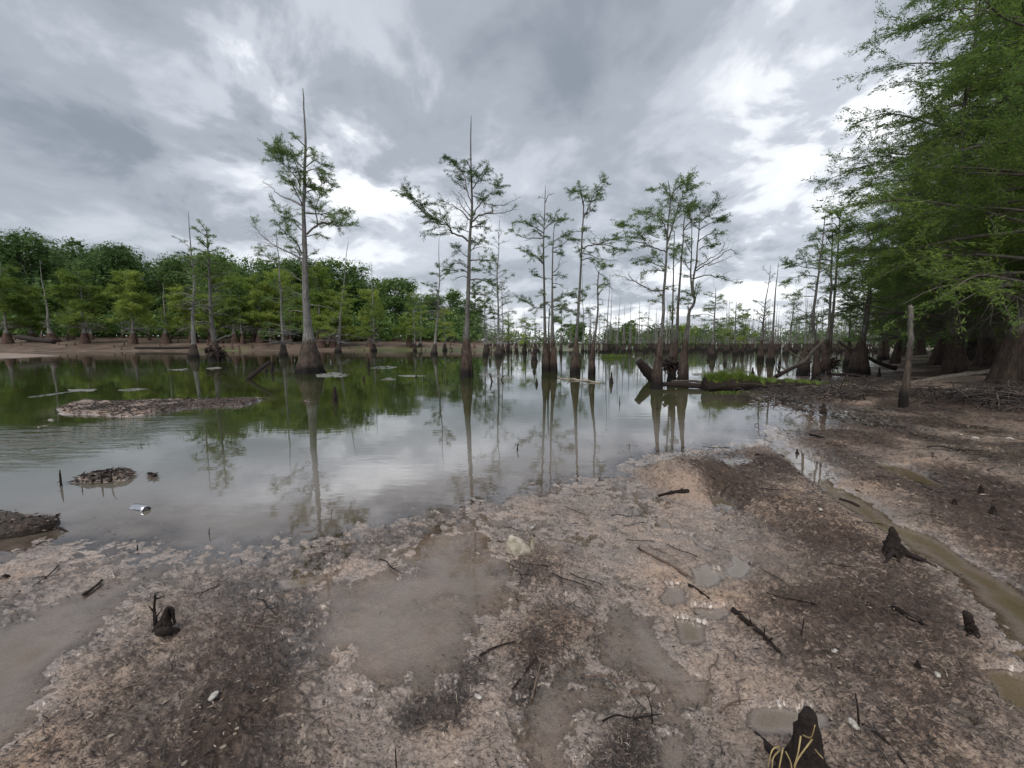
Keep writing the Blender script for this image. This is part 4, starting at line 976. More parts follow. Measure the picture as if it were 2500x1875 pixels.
for k in range(4):
    rng = np.random.default_rng(1300 + k)
    sap.append(make_tree('slim_cypress', 'slim grey trunk with a flared brown foot in the crowd under the left bank trees', G_SAP, (0, 0, 0), rng, 'bank_bark', 'leaf_yellow', H=11, rb=.5, rt=.14, hb=2.4, crown0=.45, crownR=2.6, n_b=12, dead_low=12, leaf=.9, ls=.5, tw=.8, S=10, dens=.8, up=.0))
rng = np.random.default_rng(33)
for i in range(46):
    px = rng.choice([rng.uniform(590, 740), rng.uniform(760, 850), rng.uniform(0, 560), rng.uniform(1000, 1150)], p=[.42, .2, .28, .10]); Yd = rng.uniform(88, 100); p = ground_at(px, Yd)
    put(sap, i % 4, tuple(p), rng.uniform(0, 6.28), rng.uniform(.65, 1.05) * (.65 if px > 900 else 1))

def broad_tree(rng, H, Rc, ls=.42, n=11000, base=.14):
    A, L = Acc(), Acc()
    P = smooth_path(np.array([[0, 0, 0], [rng.normal(0, .2), 0, H * .3], [rng.normal(0, .4), rng.normal(0, .4), H * .6], [0, 0, H * .85]]))
    trunk_mesh(A, P, H * .03, H * .02, .06, 1.0, rng, 10, amp=.08)
    nl = 26; lob = []
    for k in range(nl):
        z = base + (1 - base) * rng.uniform(.04, .94); f = (z - base) / (1 - base)
        prof = math.sqrt(max(.05, 1 - (2 * f - .85) ** 2 / 1.45)); a = k * 2.4 + rng.normal(0, .3); r = Rc * prof * rng.uniform(.35, .8)
        c = np.array([math.cos(a) * r, math.sin(a) * r, H * z]); s = Rc * rng.uniform(.30, .58) * (.7 + .5 * prof)
        lob.append((c, s))
        if k % 2 == 0:
            s0 = np.array([0, 0, H * max(.18, z - .22)]); tube(A, smooth_path([s0, (s0 + c) / 2 + rng.normal(0, .2, 3), c]), np.linspace(H * .008, .03, 9), 5, cap=False)
    tot = sum(s * s for _, s in lob)
    for c, s in lob:
        m = int(n * s * s / tot); d = rng.normal(size=(m, 3)); d /= np.linalg.norm(d, axis=1)[:, None]
        bump = 1 + .22 * np.sin(d[:, 0] * 5 + c[0]) * np.cos(d[:, 1] * 4 + c[1]) ; rr_ = s * rng.uniform(.55, 1.12, m) ** .5 * bump
        C = c + d * rr_[:, None] * np.array([1, 1, .78]); leaves(L, rng, C, ls, ls * .45, None, .6)
        k = m // 5; d = rng.normal(size=(k, 3)); d /= np.linalg.norm(d, axis=1)[:, None]; leaves(L, rng, c + d * (s * rng.uniform(.3, .82, (k, 1))) * np.array([1, 1, .78]), ls * 2.6, ls * 1.5, None, .6)
    return A, L
G_BR = 'broadleaf trees of the wood behind the left bank'
bro = []
for k in range(6):
    rng = np.random.default_rng(1500 + k); A, L = broad_tree(rng, 22, 6.2 + .5 * (k % 3)); r = empty('broadleaf_tree', (0, 0, 0), 'dark green broadleaf tree in the wood behind the left bank', 'tree', G_BR)
    for nm, acc, mt in (('trunk', A, 'bank_bark'), ('crown', L, 'leaf_broad')):
        v, q, t = acc.arrays(); me = mesh_from(nm, v, q, t, M[mt]); o = bpy.data.objects.new(nm, me); COL.objects.link(o); o.parent = r
    bro.append(r)
BRO = [(-60, 590), (5, 588), (85, 563), (60, 620), (150, 600), (190, 590), (225, 575), (265, 620), (300, 598), (330, 605), (362, 645), (400, 652), (440, 650), (470, 642), (540, 640), (510, 660), (585, 665), (615, 655), (660, 655), (700, 650), (745, 655), (790, 660), (838, 655),
       (872, 668), (925, 692), (968, 690), (1060, 732), (1100, 722), (1145, 742), (1020, 745), (985, 740), (120, 640), (20, 660), (800, 690), (-30, 640), (250, 660), (640, 700), (900, 735)]
rng = np.random.default_rng(35)
for i, (px, ty) in enumerate(BRO):
    Yd = rng.uniform(108, 128); p = ground_at(px, Yd); H = (D(px, ty, Yd)[2] - p[2]) * (.97 if px < 420 else 1.12)
    r = put(bro, i % 6, tuple(p), rng.uniform(0, 6.28), H / 22)
    if px > 850 and ty > 650: r.scale = (H / 22 * 1.25, H / 22 * 1.25, H / 22)
# lone round trees on the far centre shore
for i, (px, ty, wpx, label) in enumerate([(1407, 786, 44, 'small dark round tree on the far shore behind the slender split-crown cypress'), (1536, 784, 40, 'dark round tree on the far shore left of the clump by the long log'), (1515, 800, 34, 'paler round tree on the far shore beside the dark round one'),
                                          (1610, 797, 84, 'wide low round tree on the far shore behind the clump by the long log'), (1672, 792, 60, 'bright green spreading tree on the far shore right of the fork-stemmed cypress'), (1705, 805, 50, 'dark low tree on the far shore next to the bright green one'), (1490, 808, 40, 'small round bush-like tree on the far shore near the green clump')]):
    rng = np.random.default_rng(1600 + i); Yd = 128; p = ground_at(px, Yd); H = D(px, ty, Yd)[2] - p[2]; A, L = broad_tree(rng, H, wpx * Yd / FPX / 2, ls=.5, n=2200, base=.1)
    r = empty('round_tree', p, label, 'tree')
    for nm, acc, mt in (('trunk', A, 'bank_bark'), ('crown', L, 'leaf_broad' if 'dark' in label else 'leaf_yellow' if 'bright' in label else 'leaf_far')):
        v, q, t = acc.arrays(); me = mesh_from(nm, v, q, t, M[mt]); o = bpy.data.objects.new(nm, me); COL.objects.link(o); o.parent = r

# ------------------------------------------------------------------ far masses that read as one
def thicket(name, label, seed, px0, px1, Y0, Y1, h0, h1, n, ls, mat, cat_='thicket', trunks=0, per=20, rad=2.2, low=0.0):
    rng = np.random.default_rng(seed); L, A = Acc(), Acc()
    for i in range(n):
        px = rng.uniform(px0, px1); Yd = rng.uniform(Y0, Y1); p = ground_at(px, Yd); h = rng.uniform(h0, h1)
        C = rng.normal(size=(per, 3)); C /= np.linalg.norm(C, axis=1)[:, None]; C *= rng.uniform(.5, 1, (per, 1)) * np.array([rad, rad, (h - low) * .5])
        leaves(L, rng, C + p + np.array([0, 0, low + (h - low) * .5]), ls, ls * .5, None, .6)
        if i < trunks:
            bz = rng.uniform(.9, 1.9); bw = rng.uniform(.10, .34); prisms(A, p[None] + [[0, 0, -.3]], p[None] + [[0, 0, bz]], bw, bw * .35); prisms(A, p[None] + [[0, 0, bz]], p[None] + [[rng.normal(0, .4), 0, h * rng.uniform(.6, 1.3)]], bw * .33, .03)
    o = obj(name, L, M[mat]); tag(o, label, cat_, kind='stuff')
    if A.n:
        o2 = obj(name + '_trunks', A, M['bark_far']); tag(o2, 'crowd of brown-footed young trunks standing in the far water', 'trunks', kind='stuff')
thicket('undergrowth', 'dark undergrowth below the wood behind the left bank', 61, -150, 1170, 97, 116, 2.5, 7.5, 950, .9, 'leaf_broad', per=48, rad=3)
thicket('far_shore_brush', 'low green brush along the far shore', 62, 1120, 1800, 118, 150, 1.8, 4.6, 330, .55, 'leaf_far', per=26, rad=2.6)
thicket('flooded_young_cypress', 'hazy mass of young cypresses standing in the far water', 63, 1480, 2230, 95, 170, 2.6, 6.6, 560, .42, 'leaf_far', trunks=560, per=22, rad=1.5, low=1.4)
thicket('distant_wood', 'distant low wood on the horizon', 64, 1050, 2700, 230, 330, 7, 13, 330, 1.6, 'leaf_broad', per=34, rad=8)

# ------------------------------------------------------------------ right bank: big close cypresses
G_RB = 'cypresses in the dark stand on the right bank'
rp = []
for k, (H, cr, nb) in enumerate([(16.5, 4.8, 74), (15.5, 4.4, 66), (17.5, 4.6, 74)]):
    rng = np.random.default_rng(1700 + k)
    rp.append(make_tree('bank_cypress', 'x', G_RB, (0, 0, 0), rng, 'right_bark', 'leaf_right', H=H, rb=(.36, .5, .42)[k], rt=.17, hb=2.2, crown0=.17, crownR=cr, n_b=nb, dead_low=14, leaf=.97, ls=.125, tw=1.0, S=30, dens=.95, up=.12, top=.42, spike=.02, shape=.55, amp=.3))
def rbank(px, Yd, k, s, rz, label=None):
    p = ground_at(px, Yd); key = ('r', k)
    if key not in used: used.add(key); r = rp[k]; r.location = tuple(p); r.rotation_euler = (0, 0, rz); r.scale = (s, s, s)
    else: r = dup(rp[k], tuple(p), rz, s)
    r['label'] = label or 'tall dense cypress deep in the dark stand on the right bank'
    if label and 'group' in r.keys(): del r['group']
    return r
rbank(2340, 16.5, 0, 1.0, .3, 'tall cypress with a ridged butt behind the bleached log on the right bank')
rbank(2500, 11.8, 1, 1.02, 4.5, 'nearest big cypress at the right edge, with wide root ridges')
rbank(2292, 23.5, 2, .92, 1.0, 'dense cypress beyond the ridged-butt one, its foot above a patch of grass')
rbank(2190, 29, 0, .82, 4.0, 'dense cypress furthest left in the right bank stand, behind the leaning pole')
for px, Yd, k, s, lb in [(2420, 21, 2, 1.05, 'dense cypress seen between the ridged-butt tree and the nearest big one'), (2560, 17, 0, 1.1, 'tall cypress cut by the right edge behind the nearest big one'), (2380, 28, 1, 1.05, 'shaded cypress straight behind the ridged-butt tree'), (2480, 26, 0, 1.1, 'shaded cypress behind the trunk of the nearest big cypress'), (2600, 24, 2, 1.1, 'cypress past the right edge kept to shade the bank, boughs reaching into the picture'), (2250, 36, 1, 0.9, 'slim-looking cypress in the gap right of the leaning pole, back row'), (2330, 38, 0, 1, 'back-row cypress left of the ridged-butt tree'), (2440, 36, 1, 1.1, 'back-row cypress in the deepest shade left of the nearest big one'), (2560, 34, 2, 1.1, 'back-row cypress at the right edge in deep shade'), (2210, 46, 2, 0.85, 'far cypress of the right stand beyond the grass patch, left'), (2300, 50, 0, 1, 'far cypress of the right stand beyond the grass patch, right'), (2420, 50, 1, 1.1, 'far cypress of the right stand hidden mostly by the ridged-butt tree'), (2680, 14, 1, 1.1, 'overhanging cypress outside the right edge, kept for shade, crown in the top right corner'), (2160, 56, 1, 0.75, 'farthest left small cypress of the right stand against the water'), (2240, 60, 2, 0.9, 'distant cypress of the right stand behind the leaning pole'), (2350, 64, 0, 1, 'most distant cypress at the back of the right stand')]:  # trees beyond the right edge are kept for the shade they cast
    rbank(px, Yd, k, s, px * .37 % 6.28, lb)
thicket('bank_undergrowth', 'dark low growth filling the shade under the right bank trees', 65, 2180, 2800, 42, 75, 2.5, 6, 300, .45, 'leaf_broad', per=40, rad=2.6)

G_KN = 'small brown knees and stubs on the far left shore'; kp = []
for k in range(3):
    rng = np.random.default_rng(1900 + k); A = Acc(); P = smooth_path([[0, 0, -.2], [0, 0, .1], [rng.normal(0, .05), 0, .5], [rng.normal(0, .1), 0, .95]]); f = np.linspace(0, 1, len(P)); tube(A, P, .24 * (1 - f) ** 1.2 + .05, 12, flutes(len(P), 12, f, rng, amp=.3))
    v, q, t = A.arrays(); kp.append(mesh_from('cypress_knee', v, q, t, M['bank_bark']))
rng = np.random.default_rng(37)
for i in range(54):
    px = rng.uniform(20, 1480); Yd = rng.uniform(76, 92) if px < 1100 else rng.uniform(82, 90); p = ground_at(px, Yd); o = bpy.data.objects.new('cypress_knee', kp[i % 3]); COL.objects.link(o); o.location = tuple(p); s = rng.uniform(.4, 1.5); o.scale = (s, s, s * rng.uniform(.7, 1.3)); o.rotation_euler = (0, 0, rng.uniform(0, 6))
    tag(o, 'small brown knee standing on the far shore beyond the lake', 'knee', G_KN)
# ------------------------------------------------------------------ knees, stumps, logs, sticks
def gz(px, py):
    p = G(px, py)
    for _ in range(3): p = G(px, py, max(0.0, Hh(p[0], p[1])))
    return p
def knee(px, by, ty, w, label, seed, tx=None, name='cypress_knee', cat_='knee', mat='rot', blunt=.25, roots=0, below=.12):
    rng = np.random.default_rng(seed); B = gz(px, by); Yd = B[1]; s = math.hypot(B[1], .0) / FPX
    T = D(tx if tx is not None else px, ty, Yd); P = smooth_path([B - [0, 0, below], B, B + (T - B) * .35 + rng.normal(0, .02, 3) * w * s, B + (T - B) * .7, T], seg=4)
    n = len(P); f = np.linspace(0, 1, n); rad = w * s / 2 * (blunt + (1 - blunt) * (1 - f) ** 1.3) * (1 + .10 * rng.normal(size=n)); rad[-1] *= .55
    A = Acc(); tube(A, P, rad, 16, flutes(n, 16, f * .8, rng, amp=.34) * (1 + .09 * rng.normal(size=(n, 16))))
    for k in range(roots):
        a = rng.uniform(0, 6.28); d = np.array([math.cos(a), math.sin(a), 0]); L = w * s * rng.uniform(.7, 1.5)
        tube(A, smooth_path([B + [0, 0, w * s * .3], B + d * L * .5 + [0, 0, w * s * .10], B + d * L - [0, 0, w * s * .06]]), np.linspace(w * s * .14, w * s * .03, 9), 7)
    o = obj(name, A, M[mat], origin=B); tag(o, label, cat_); return o
KN = [
 (817, 982, 944, 19, 'dark jagged stump standing alone in the water right of the tallest tree'), (888, 929, 917, 8, 'small round black knob in the water between the tallest tree and the needle-topped tree'),
 (900, 896, 872, 9, 'black post stub in the water beyond the small round knob'), (664, 908, 884, 12, 'black stump beside the raised end of the slanting dead log'), (649, 907, 893, 9, 'smaller black stump directly under the slanting dead log'),
 (1016, 921, 914, 6, 'tiny black knob in the water left of the needle-topped tree'), (1080, 916, 902, 4, 'small pointed stub in the water just right of the floating scum streak'), (1249, 905, 878, 4, 'pencil-thin black spike in the water left of the three-trunk cluster'),
 (1305, 885, 852, 21, 'black cone-shaped stump with a narrow neck left of the three-trunk cluster'), (1310, 938, 924, 10, 'black lump in the water in front of the cone-shaped stump'), (1493, 935, 908, 11, 'black witch-hat knee in the water between the crooked tree and the log clump'),
 (1513, 985, 965, 3, 'thin black stick stub in open water below the witch-hat knee'), (2011, 1008, 984, 17, 'lone dark knee on the mud right of the flooded inlet'), (2147, 921, 896, 10, 'pointed knee on the wet ground right of the stout curved cypress'),
 (1838, 914, 896, 9, 'black notched stub in the water behind the grassy end of the log'), (458, 977, 967, 6, 'tiny dark stub on the long mud bar'), (1946, 1108, 1096, 10, 'small dark knee on the dark mud ridge near the inlet mouth'),
 (2395, 1200, 1182, 14, 'small pointed knee on the mud flat near the right edge'), (2330, 1228, 1216, 13, 'low knobbly knee left of the small pointed one on the right flat'), (2425, 1250, 1234, 18, 'broad low knee at the right edge of the mud flat'),
 (2240, 1632, 1612, 20, 'low dark lump of rotten wood on the mud at lower right'), (1196, 886, 872, 8, 'small black stump beside the ragged-butted thin cypress'), (1730, 880, 870, 12, 'black floating root snag beyond the grassy log'),
 (1770, 890, 878, 12, 'round black root knob in the water behind the grassy log'), (1605, 1000, 975, 5, 'slim black spike rising beside the reflection of the fork-stemmed tree'), (2010, 905, 885, 9, 'short black post at the foot of the double-stemmed cypress'),
 (12, 1410, 1402, 22, 'blackened lump of wood at the left edge of the near shore'), (865, 872, 860, 5, 'thin stub before the sand bank right of the bent-tip tree'), (955, 848, 838, 8, 'low brown stump on the bright sand bank')]
for i, (px, by, ty, w, label) in enumerate(KN): knee(px, by, ty, w, label, 2000 + i, mat='rot')
knee(2182, 1352, 1286, 62, 'knee like a jagged tooth with spreading roots beside the muddy channel', 2101, tx=2178, blunt=.16, roots=6)
k0 = knee(1962, 1960, 1732, 190, 'big knee in the bottom right foreground hung with dry straws', 2102, tx=1975, blunt=.2, roots=5)
knee(2372, 1545, 1492, 30, 'black hooked knee beside the channel at the right', 2103, tx=2358, blunt=.5, roots=2)
# straws draped on the big knee
A = Acc(); rng = np.random.default_rng(9)
for (a, b, c) in [((1955, 1797), (1948, 1840), (1938, 1872)), ((1983, 1805), (1950, 1850), (1938, 1880)), ((1905, 1822), (1885, 1832), (1874, 1880)), ((1903, 1832), (1888, 1850), (1884, 1880)), ((1912, 1825), (1905, 1860), (1900, 1890)), ((1960, 1795), (1980, 1800), (1990, 1770)), ((1918, 1835), (1930, 1860), (1934, 1885)), ((1990, 1830), (2000, 1842), (2010, 1852))]:
    Yk = G(1962, 1960)[1]; P = smooth_path([D(*a, Yk - .13), D(*b, Yk - .16), D(*c, Yk - .17)]); tube(A, P, np.linspace(.0024, .0012, len(P)), 6)
tag(obj('dry_straw', A, M['straw'], origin=G(1950, 1960)), 'yellow dry straws hanging over the big foreground knee', 'straw')

def pole(name, label, cat_, pts, r0, r1, mat, seed=0, S=9, twigs=0, jit=.02, depth=None, parts=None, under=0.0):
    """pts: (px, py, Y) points; radii metres"""
    rng = np.random.default_rng(seed)
    P = np.array([D(*p) if p[2] is not None else gz(p[0], p[1]) for p in pts]); P = smooth_path(P, seg=5); L = np.linalg.norm(P[-1] - P[0])
    P[1:-1] += rng.normal(0, jit * .15 * L ** .5, (len(P) - 2, 3)) * .5
    P[:, 2] -= under
    n = len(P); A = Acc(); tube(A, P, np.linspace(r0, r1, n) * (1 + .08 * rng.normal(size=n)), S, 1 + .12 * np.cos(np.linspace(0, 6.28, S, endpoint=False) * 3 + rng.uniform(0, 6))[None, :] * np.ones((n, 1)))
    for k in range(twigs):
        i = rng.integers(1, n - 1); d = rng.normal(size=3); d[2] = abs(d[2]) * .6; d /= np.linalg.norm(d); l = L * rng.uniform(.08, .22)
        T = smooth_path([P[i], P[i] + d * l * .5, P[i] + d * l + rng.normal(0, .15, 3) * l]); tube(A, T, np.linspace(r1 * .8, r1 * .25, len(T)), 5)
    o = obj(name, A, M[mat], origin=P[0]); tag(o, label, cat_); return o
Yof = lambda px, py: float(G(px, py)[1])
# standing dead pole on the right
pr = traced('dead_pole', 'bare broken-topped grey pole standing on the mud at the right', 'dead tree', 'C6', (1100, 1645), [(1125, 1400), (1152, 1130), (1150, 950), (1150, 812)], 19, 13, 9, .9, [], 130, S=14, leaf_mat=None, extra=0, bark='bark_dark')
pole('slanting_log', 'dead log slanting out of the water left of the tallest tree', 'log', [(603, 927, 17.2), (630, 905, 17.6), (659, 883, 18.2)], .10, .07, 'rot', 1)
pole('leaning_snag', 'thick black broken trunk leaning over the water left of the log clump', 'log', [(1595, 925, 16.5), (1576, 902, 16.4), (1559, 882, 16.3)], .24, .13, 'rot', 2, S=12)
lb = pole('dead_branch', 'long dead branch leaning up out of the water beside the broad hollow butt', 'branch', [(1880, 927, 14.2), (1930, 900, 14.6), (1965, 880, 15.0), (1985, 856, 15.3), (2012, 832, 15.6)], .075, .045, 'log', 3, twigs=4)
pole('dead_branch', 'second dead branch lying against the first, lower over the water', 'branch', [(1895, 918, 14.0), (1940, 896, 14.3), (1980, 883, 14.6)], .06, .04, 'rot', 4, twigs=3)
pole('dead_branch', 'dead grey branch hanging over the right bank past the stout curved cypress', 'branch', [(2045, 832, 18), (2068, 848, 18.2), (2090, 856, 18.5)], .06, .04, 'log', 5, twigs=3)
pole('fallen_log', 'split dark log at the water level between the two trunks and the grassy log', 'log', [(1605, 938, 14.0), (1660, 939, 14.0), (1726, 944, 13.7)], .07, .10, 'rot', 6, S=12)
pole('fallen_log', 'thin split log lying on top of the dark one behind the fork-stemmed tree', 'log', [(1640, 931, 14.6), (1690, 930, 14.6), (1722, 934, 14.4)], .045, .05, 'log', 7)
pole('bleached_log', 'long bleached log running up the right bank behind the grey pole', 'log', [(2180, 948, 13.0), (2250, 932, 13.8), (2320, 920, 14.8), (2420, 909, 16.0)], .065, .11, 'palelog', 8, S=12)
pole('fallen_log', 'dark log lying in the shade under the bleached log', 'log', [(2225, 945, 14.4), (2300, 931, 15.0), (2420, 922, 16.0)], .12, .15, 'rot', 9, S=12)
pole('fallen_log', 'grey root-like log running to the right edge below the nearest big cypress', 'log', [(2290, 962, 11.0), (2370, 951, 11.4), (2440, 950, 11.6), (2492, 941, 11.8)], .04, .07, 'palelog', 10, S=10)
pole('fallen_log', 'black log at the foot of the stout curved cypress', 'log', [(2030, 914, 17.5), (2075, 916, 17.4), (2118, 919, 17.2)], .06, .07, 'rot', 11)
pole('fallen_log', 'dark log leaning down from the stout curved cypress to the mud', 'log', [(2117, 872, 20.5), (2150, 888, 20.2), (2188, 900, 20)], .08, .11, 'rot', 12, twigs=3)
pole('fallen_log', 'thin pale log on the far grass patch of the right bank', 'log', [(2228, 872, 25), (2260, 869, 25.2), (2290, 867, 25.4)], .07, .07, 'palelog', 13)
pole('fallen_log', 'long dark log lying on the far left shore', 'log', [(40, 822, 70), (85, 829, 69), (132, 834, 68)], .42, .38, 'rot', 14)
pole('fallen_log', 'low dark log along the water edge on the far left shore', 'log', [(330, 849, 76), (410, 849, 76), (480, 848, 76)], .22, .25, 'rot', 15)
pole('floating_branch', 'thin pale branch floating beside the slender split-crown cypress', 'branch', [(1362, 923, None), (1385, 927, None), (1420, 930, None), (1465, 936, None)], .035, .05, 'palelog', 16, twigs=5, under=-.01)
pole('stick', 'long brown stick lying on the pink mud right of the white plastic', 'stick', [(1556, 1341, None), (1600, 1364, None), (1640, 1385, None), (1676, 1409, None)], .007, .011, 'stick', 17, twigs=2, under=-.015)
pole('stick', 'short stick lying across the mud between two small puddles', 'stick', [(1682, 1431, None), (1707, 1447, None), (1731, 1464, None)], .010, .006, 'rot', 18, twigs=2, under=-.01)
pole('stick', 'thick short light brown stick on the mound by the inlet', 'stick', [(1729, 1148, 4.75), (1750, 1160, 4.62), (1772, 1176, 4.5)], .035, .028, 'stick', 19)
pole('stick', 'thin dark stick lying at the foot of the mound beside the sky-lit puddle', 'stick', [(1608, 1215, None), (1645, 1206, None), (1680, 1203, None)], .014, .02, 'rot', 20, twigs=3, under=-.02)
pole('stick', 'dark stick on the mud bank edge above the muddy channel', 'stick', [(2050, 1220, None), (2075, 1228, None), (2097, 1238, None)], .012, .01, 'rot', 21, under=-.01)
pole('stick', 'dark stick on the low mound beyond the inlet', 'stick', [(1977, 1063, None), (1995, 1067, None), (2012, 1071, None)], .016, .013, 'rot', 22, under=-.02)
pole('rotten_branch', 'rotten black forked branch on the mud, lower right of the small puddles', 'branch', [(1789, 1494, None), (1820, 1520, None), (1862, 1555, None), (1903, 1598, None)], .015, .008, 'rot', 23, twigs=9, under=-.015)
pole('stick', 'forked dark stick on the mud right of the rotten branch', 'stick', [(2178, 1482, None), (2215, 1505, None), (2262, 1532, None)], .010, .008, 'rot', 24, twigs=3, under=-.01)
pole('stick', 'long thin stick running to the lower right edge behind the big knee', 'stick', [(2105, 1770, None), (2160, 1810, None), (2230, 1895, None)], .006, .005, 'rot', 25, twigs=1, under=-.006)
pole('stick', 'dark twig lying above the near debris heap in the foreground', 'stick', [(1170, 1604, None), (1210, 1582, None), (1258, 1568, None)], .006, .004, 'rot', 26, twigs=1, under=-.006)
pole('stick', 'pale reed pointing down from the near debris heap', 'stick', [(1322, 1620, None), (1310, 1665, None), (1298, 1712, None)], .004, .005, 'stick', 27, under=-.012)
pole('stick', 'dark reed beside the pale one below the near debris heap', 'stick', [(1310, 1608, None), (1280, 1650, None), (1250, 1690, None)], .004, .005, 'rot', 28, under=-.012)
pole('stick', 'slim dark stick lying on the mud bank at the left near shore', 'stick', [(205, 1456, None), (228, 1440, None), (250, 1420, None)], .010, .006, 'rot', 29, under=-.012)
def upright(px, by, tx, ty, label, seed, r=.006, mat='rot', twigs=0, name='upright_twig'):
    B = gz(px, by); Yb = B[1]; T = D(tx, ty, Yb); rng = np.random.default_rng(seed)
    P = smooth_path([B - [0, 0, .05], B + (T - B) * .5 + rng.normal(0, .05, 3) * np.linalg.norm(T - B), T]); A = Acc(); tube(A, P, np.linspace(r, r * .45, len(P)) * (1 + .15 * rng.normal(size=len(P))), 6)
    for k in range(twigs):
        i = rng.integers(2, len(P)); d = rng.normal(size=3); d /= np.linalg.norm(d); d = d * .25 * np.linalg.norm(T - B); prisms(A, P[i], P[i] + d, r * .5, r * .2)
    tag(obj(name, A, M[mat], origin=B), label, 'twig')
upright(384, 1540, 379, 1452, 'tall black charred-looking stake on the near left mud', 41, .012, twigs=4)
upright(1595, 1766, 1581, 1698, 'upright twig at the edge of the lower right pool', 42, .004); upright(1867, 1567, 1866, 1532, 'short black peg on the rotten branch', 43, .006)
upright(1952, 1549, 1963, 1510, 'leaning black peg right of the rotten branch', 44, .005); upright(2100, 1770, 2088, 1692, 'slim upright twig right of the big foreground knee', 45, .005)
upright(969, 1885, 965, 1826, 'thin twig poking up at the bottom edge left of centre', 46, .004); upright(768, 1520, 767, 1478, 'hair-thin twig standing in the wet mud left of the big puddle', 47, .003)
upright(335, 1340, 335, 1330, 'tiny peg in the shallow water off the near left shore', 48, .006); upright(200, 1200, 200, 1190, 'tiny twig in the water below the small mud bar', 49, .006, twigs=2)
upright(149, 1186, 146, 1147, 'bent twig standing in the water left of the small mud bar', 50, .012, twigs=3); upright(270, 1165, 277, 1139, 'black twig standing on the small mud bar', 51, .008, twigs=2)
upright(248, 1170, 247, 1155, 'short twig stub on the small mud bar', 52, .010, twigs=1); upright(510, 1305, 512, 1288, 'thin twig in the open shallow water', 53, .004, twigs=1)
upright(1263, 1100, 1266, 1083, 'little dark crooked twig in open water right of the middle reflection', 54, .012, twigs=5); upright(1536, 1092, 1536, 1083, 'small ring-like twig in open water near the mound', 55, .006, twigs=2)
upright(1202, 932, 1196, 912, 'crooked root end in the water left of the three-trunk cluster', 56, .035, twigs=6); upright(1222, 928, 1231, 917, 'second crooked root end in the water left of the cluster', 57, .035, twigs=6)
upright(1427, 895, 1428, 880, 'thin crooked stick in water between cluster and slender cypress', 58, .02, twigs=2); upright(1262, 885, 1268, 865, 'pair of thin sticks in the far water left of the layered cypress', 59, .02, twigs=3)
upright(370, 842, 385, 822, 'bent dead stick on the far left shore by the thin spire tree', 60, .10, twigs=3, name='dead_stick')
# arch-shaped rotten stump piece on the near left mud
A = Acc(); B = gz(405, 1540); Yb = B[1]
tube(A, smooth_path([D(386, 1541, Yb), D(403, 1515, Yb), D(410, 1490, Yb), D(420, 1492, Yb), D(424, 1510, Yb), D(427, 1522, Yb)]), np.array([.03, .03, .03, .03, .028, .025, .022, .02, .02, .018, .016, .014, .012, .01, .009, .008, .007, .007, .006, .006, .005])[:21], 8)
tube(A, smooth_path([D(410, 1530, Yb - .02), D(406, 1510, Yb - .02), D(409, 1482, Yb - .02)]), np.linspace(.022, .006, 9), 7)
tube(A, smooth_path([D(385, 1545, Yb), D(400, 1540, Yb - .05), D(432, 1543, Yb)]), np.linspace(.025, .02, 9), 7)
tag(obj('rotten_stump', A, M['rot'], origin=B), 'black arched scrap of rotten stump beside the tall stake on the near left mud', 'stump')

# driftwood at the left edge
def wood_mass(name, label, pts, rads, mat, seed, sq=.6):
    rng = np.random.default_rng(seed); P = smooth_path(pts, seg=8); n = len(P); S = 26
    rad = np.interp(np.linspace(0, 1, n), np.linspace(0, 1, len(rads)), rads); th = np.linspace(0, 2 * math.pi, S, endpoint=False)
    mult = 1 + .42 * fbm(np.cos(th)[None, :] * 1.5 + 3 + 0 * rad[:, None], np.sin(th)[None, :] * 1.5 + np.linspace(0, 6, n)[:, None], seed, 4) + .1 * rng.normal(size=(n, S)) * .5
    A = Acc(); tube(A, P, rad, S, mult); v, q, t = A.arrays(); c = P[:, 2].mean(); v[:, 2] = c + (v[:, 2] - c) * sq
    A2 = Acc(); A2.add(v, q, t); return A2
Yd1 = Yof(70, 1300); e = empty('driftwood_log', D(70, 1290, Yd1), 'long weathered driftwood log entering at the left edge, lying in the shallows', 'log')
A = wood_mass('', '', [D(-160, 1290, Yd1), D(-40, 1284, Yd1), D(40, 1286, Yd1), D(100, 1283, Yd1 + .05), D(140, 1272, Yd1 + .1)], [.13, .12, .10, .09, .05], 'wetwood', 71, .8); obj('log_body', A, M['wetwood'], e)
v = A.arrays()[0]; rng = np.random.default_rng(74); q = v[rng.integers(0, len(v), 700)]; q = q[q[:, 2] > np.median(v[:, 2]) - .02] + rng.normal(0, .012, (len(q[q[:, 2] > np.median(v[:, 2]) - .02]), 3)); BC_ = Acc(); leaves(BC_, rng, q, .035, .012, np.array([[1., 0, 0]]), .3); bo = obj('bark_flakes', BC_, M['litter'], e, smooth=False); bo['kind'] = 'stuff'
A = Acc()
for pts in ([(135, 1286), (160, 1296), (175, 1303), (190, 1316)], [(140, 1262), (137, 1258), (147, 1254)], [(165, 1300), (172, 1304), (160, 1307)], [(190, 1316), (184, 1330), (172, 1338)]):
    P = smooth_path([D(a, b, Yd1 + .02) for a, b in pts]); tube(A, P, np.linspace(.010, .005, len(P)), 6)
obj('side_branch', A, M['rot'], e)
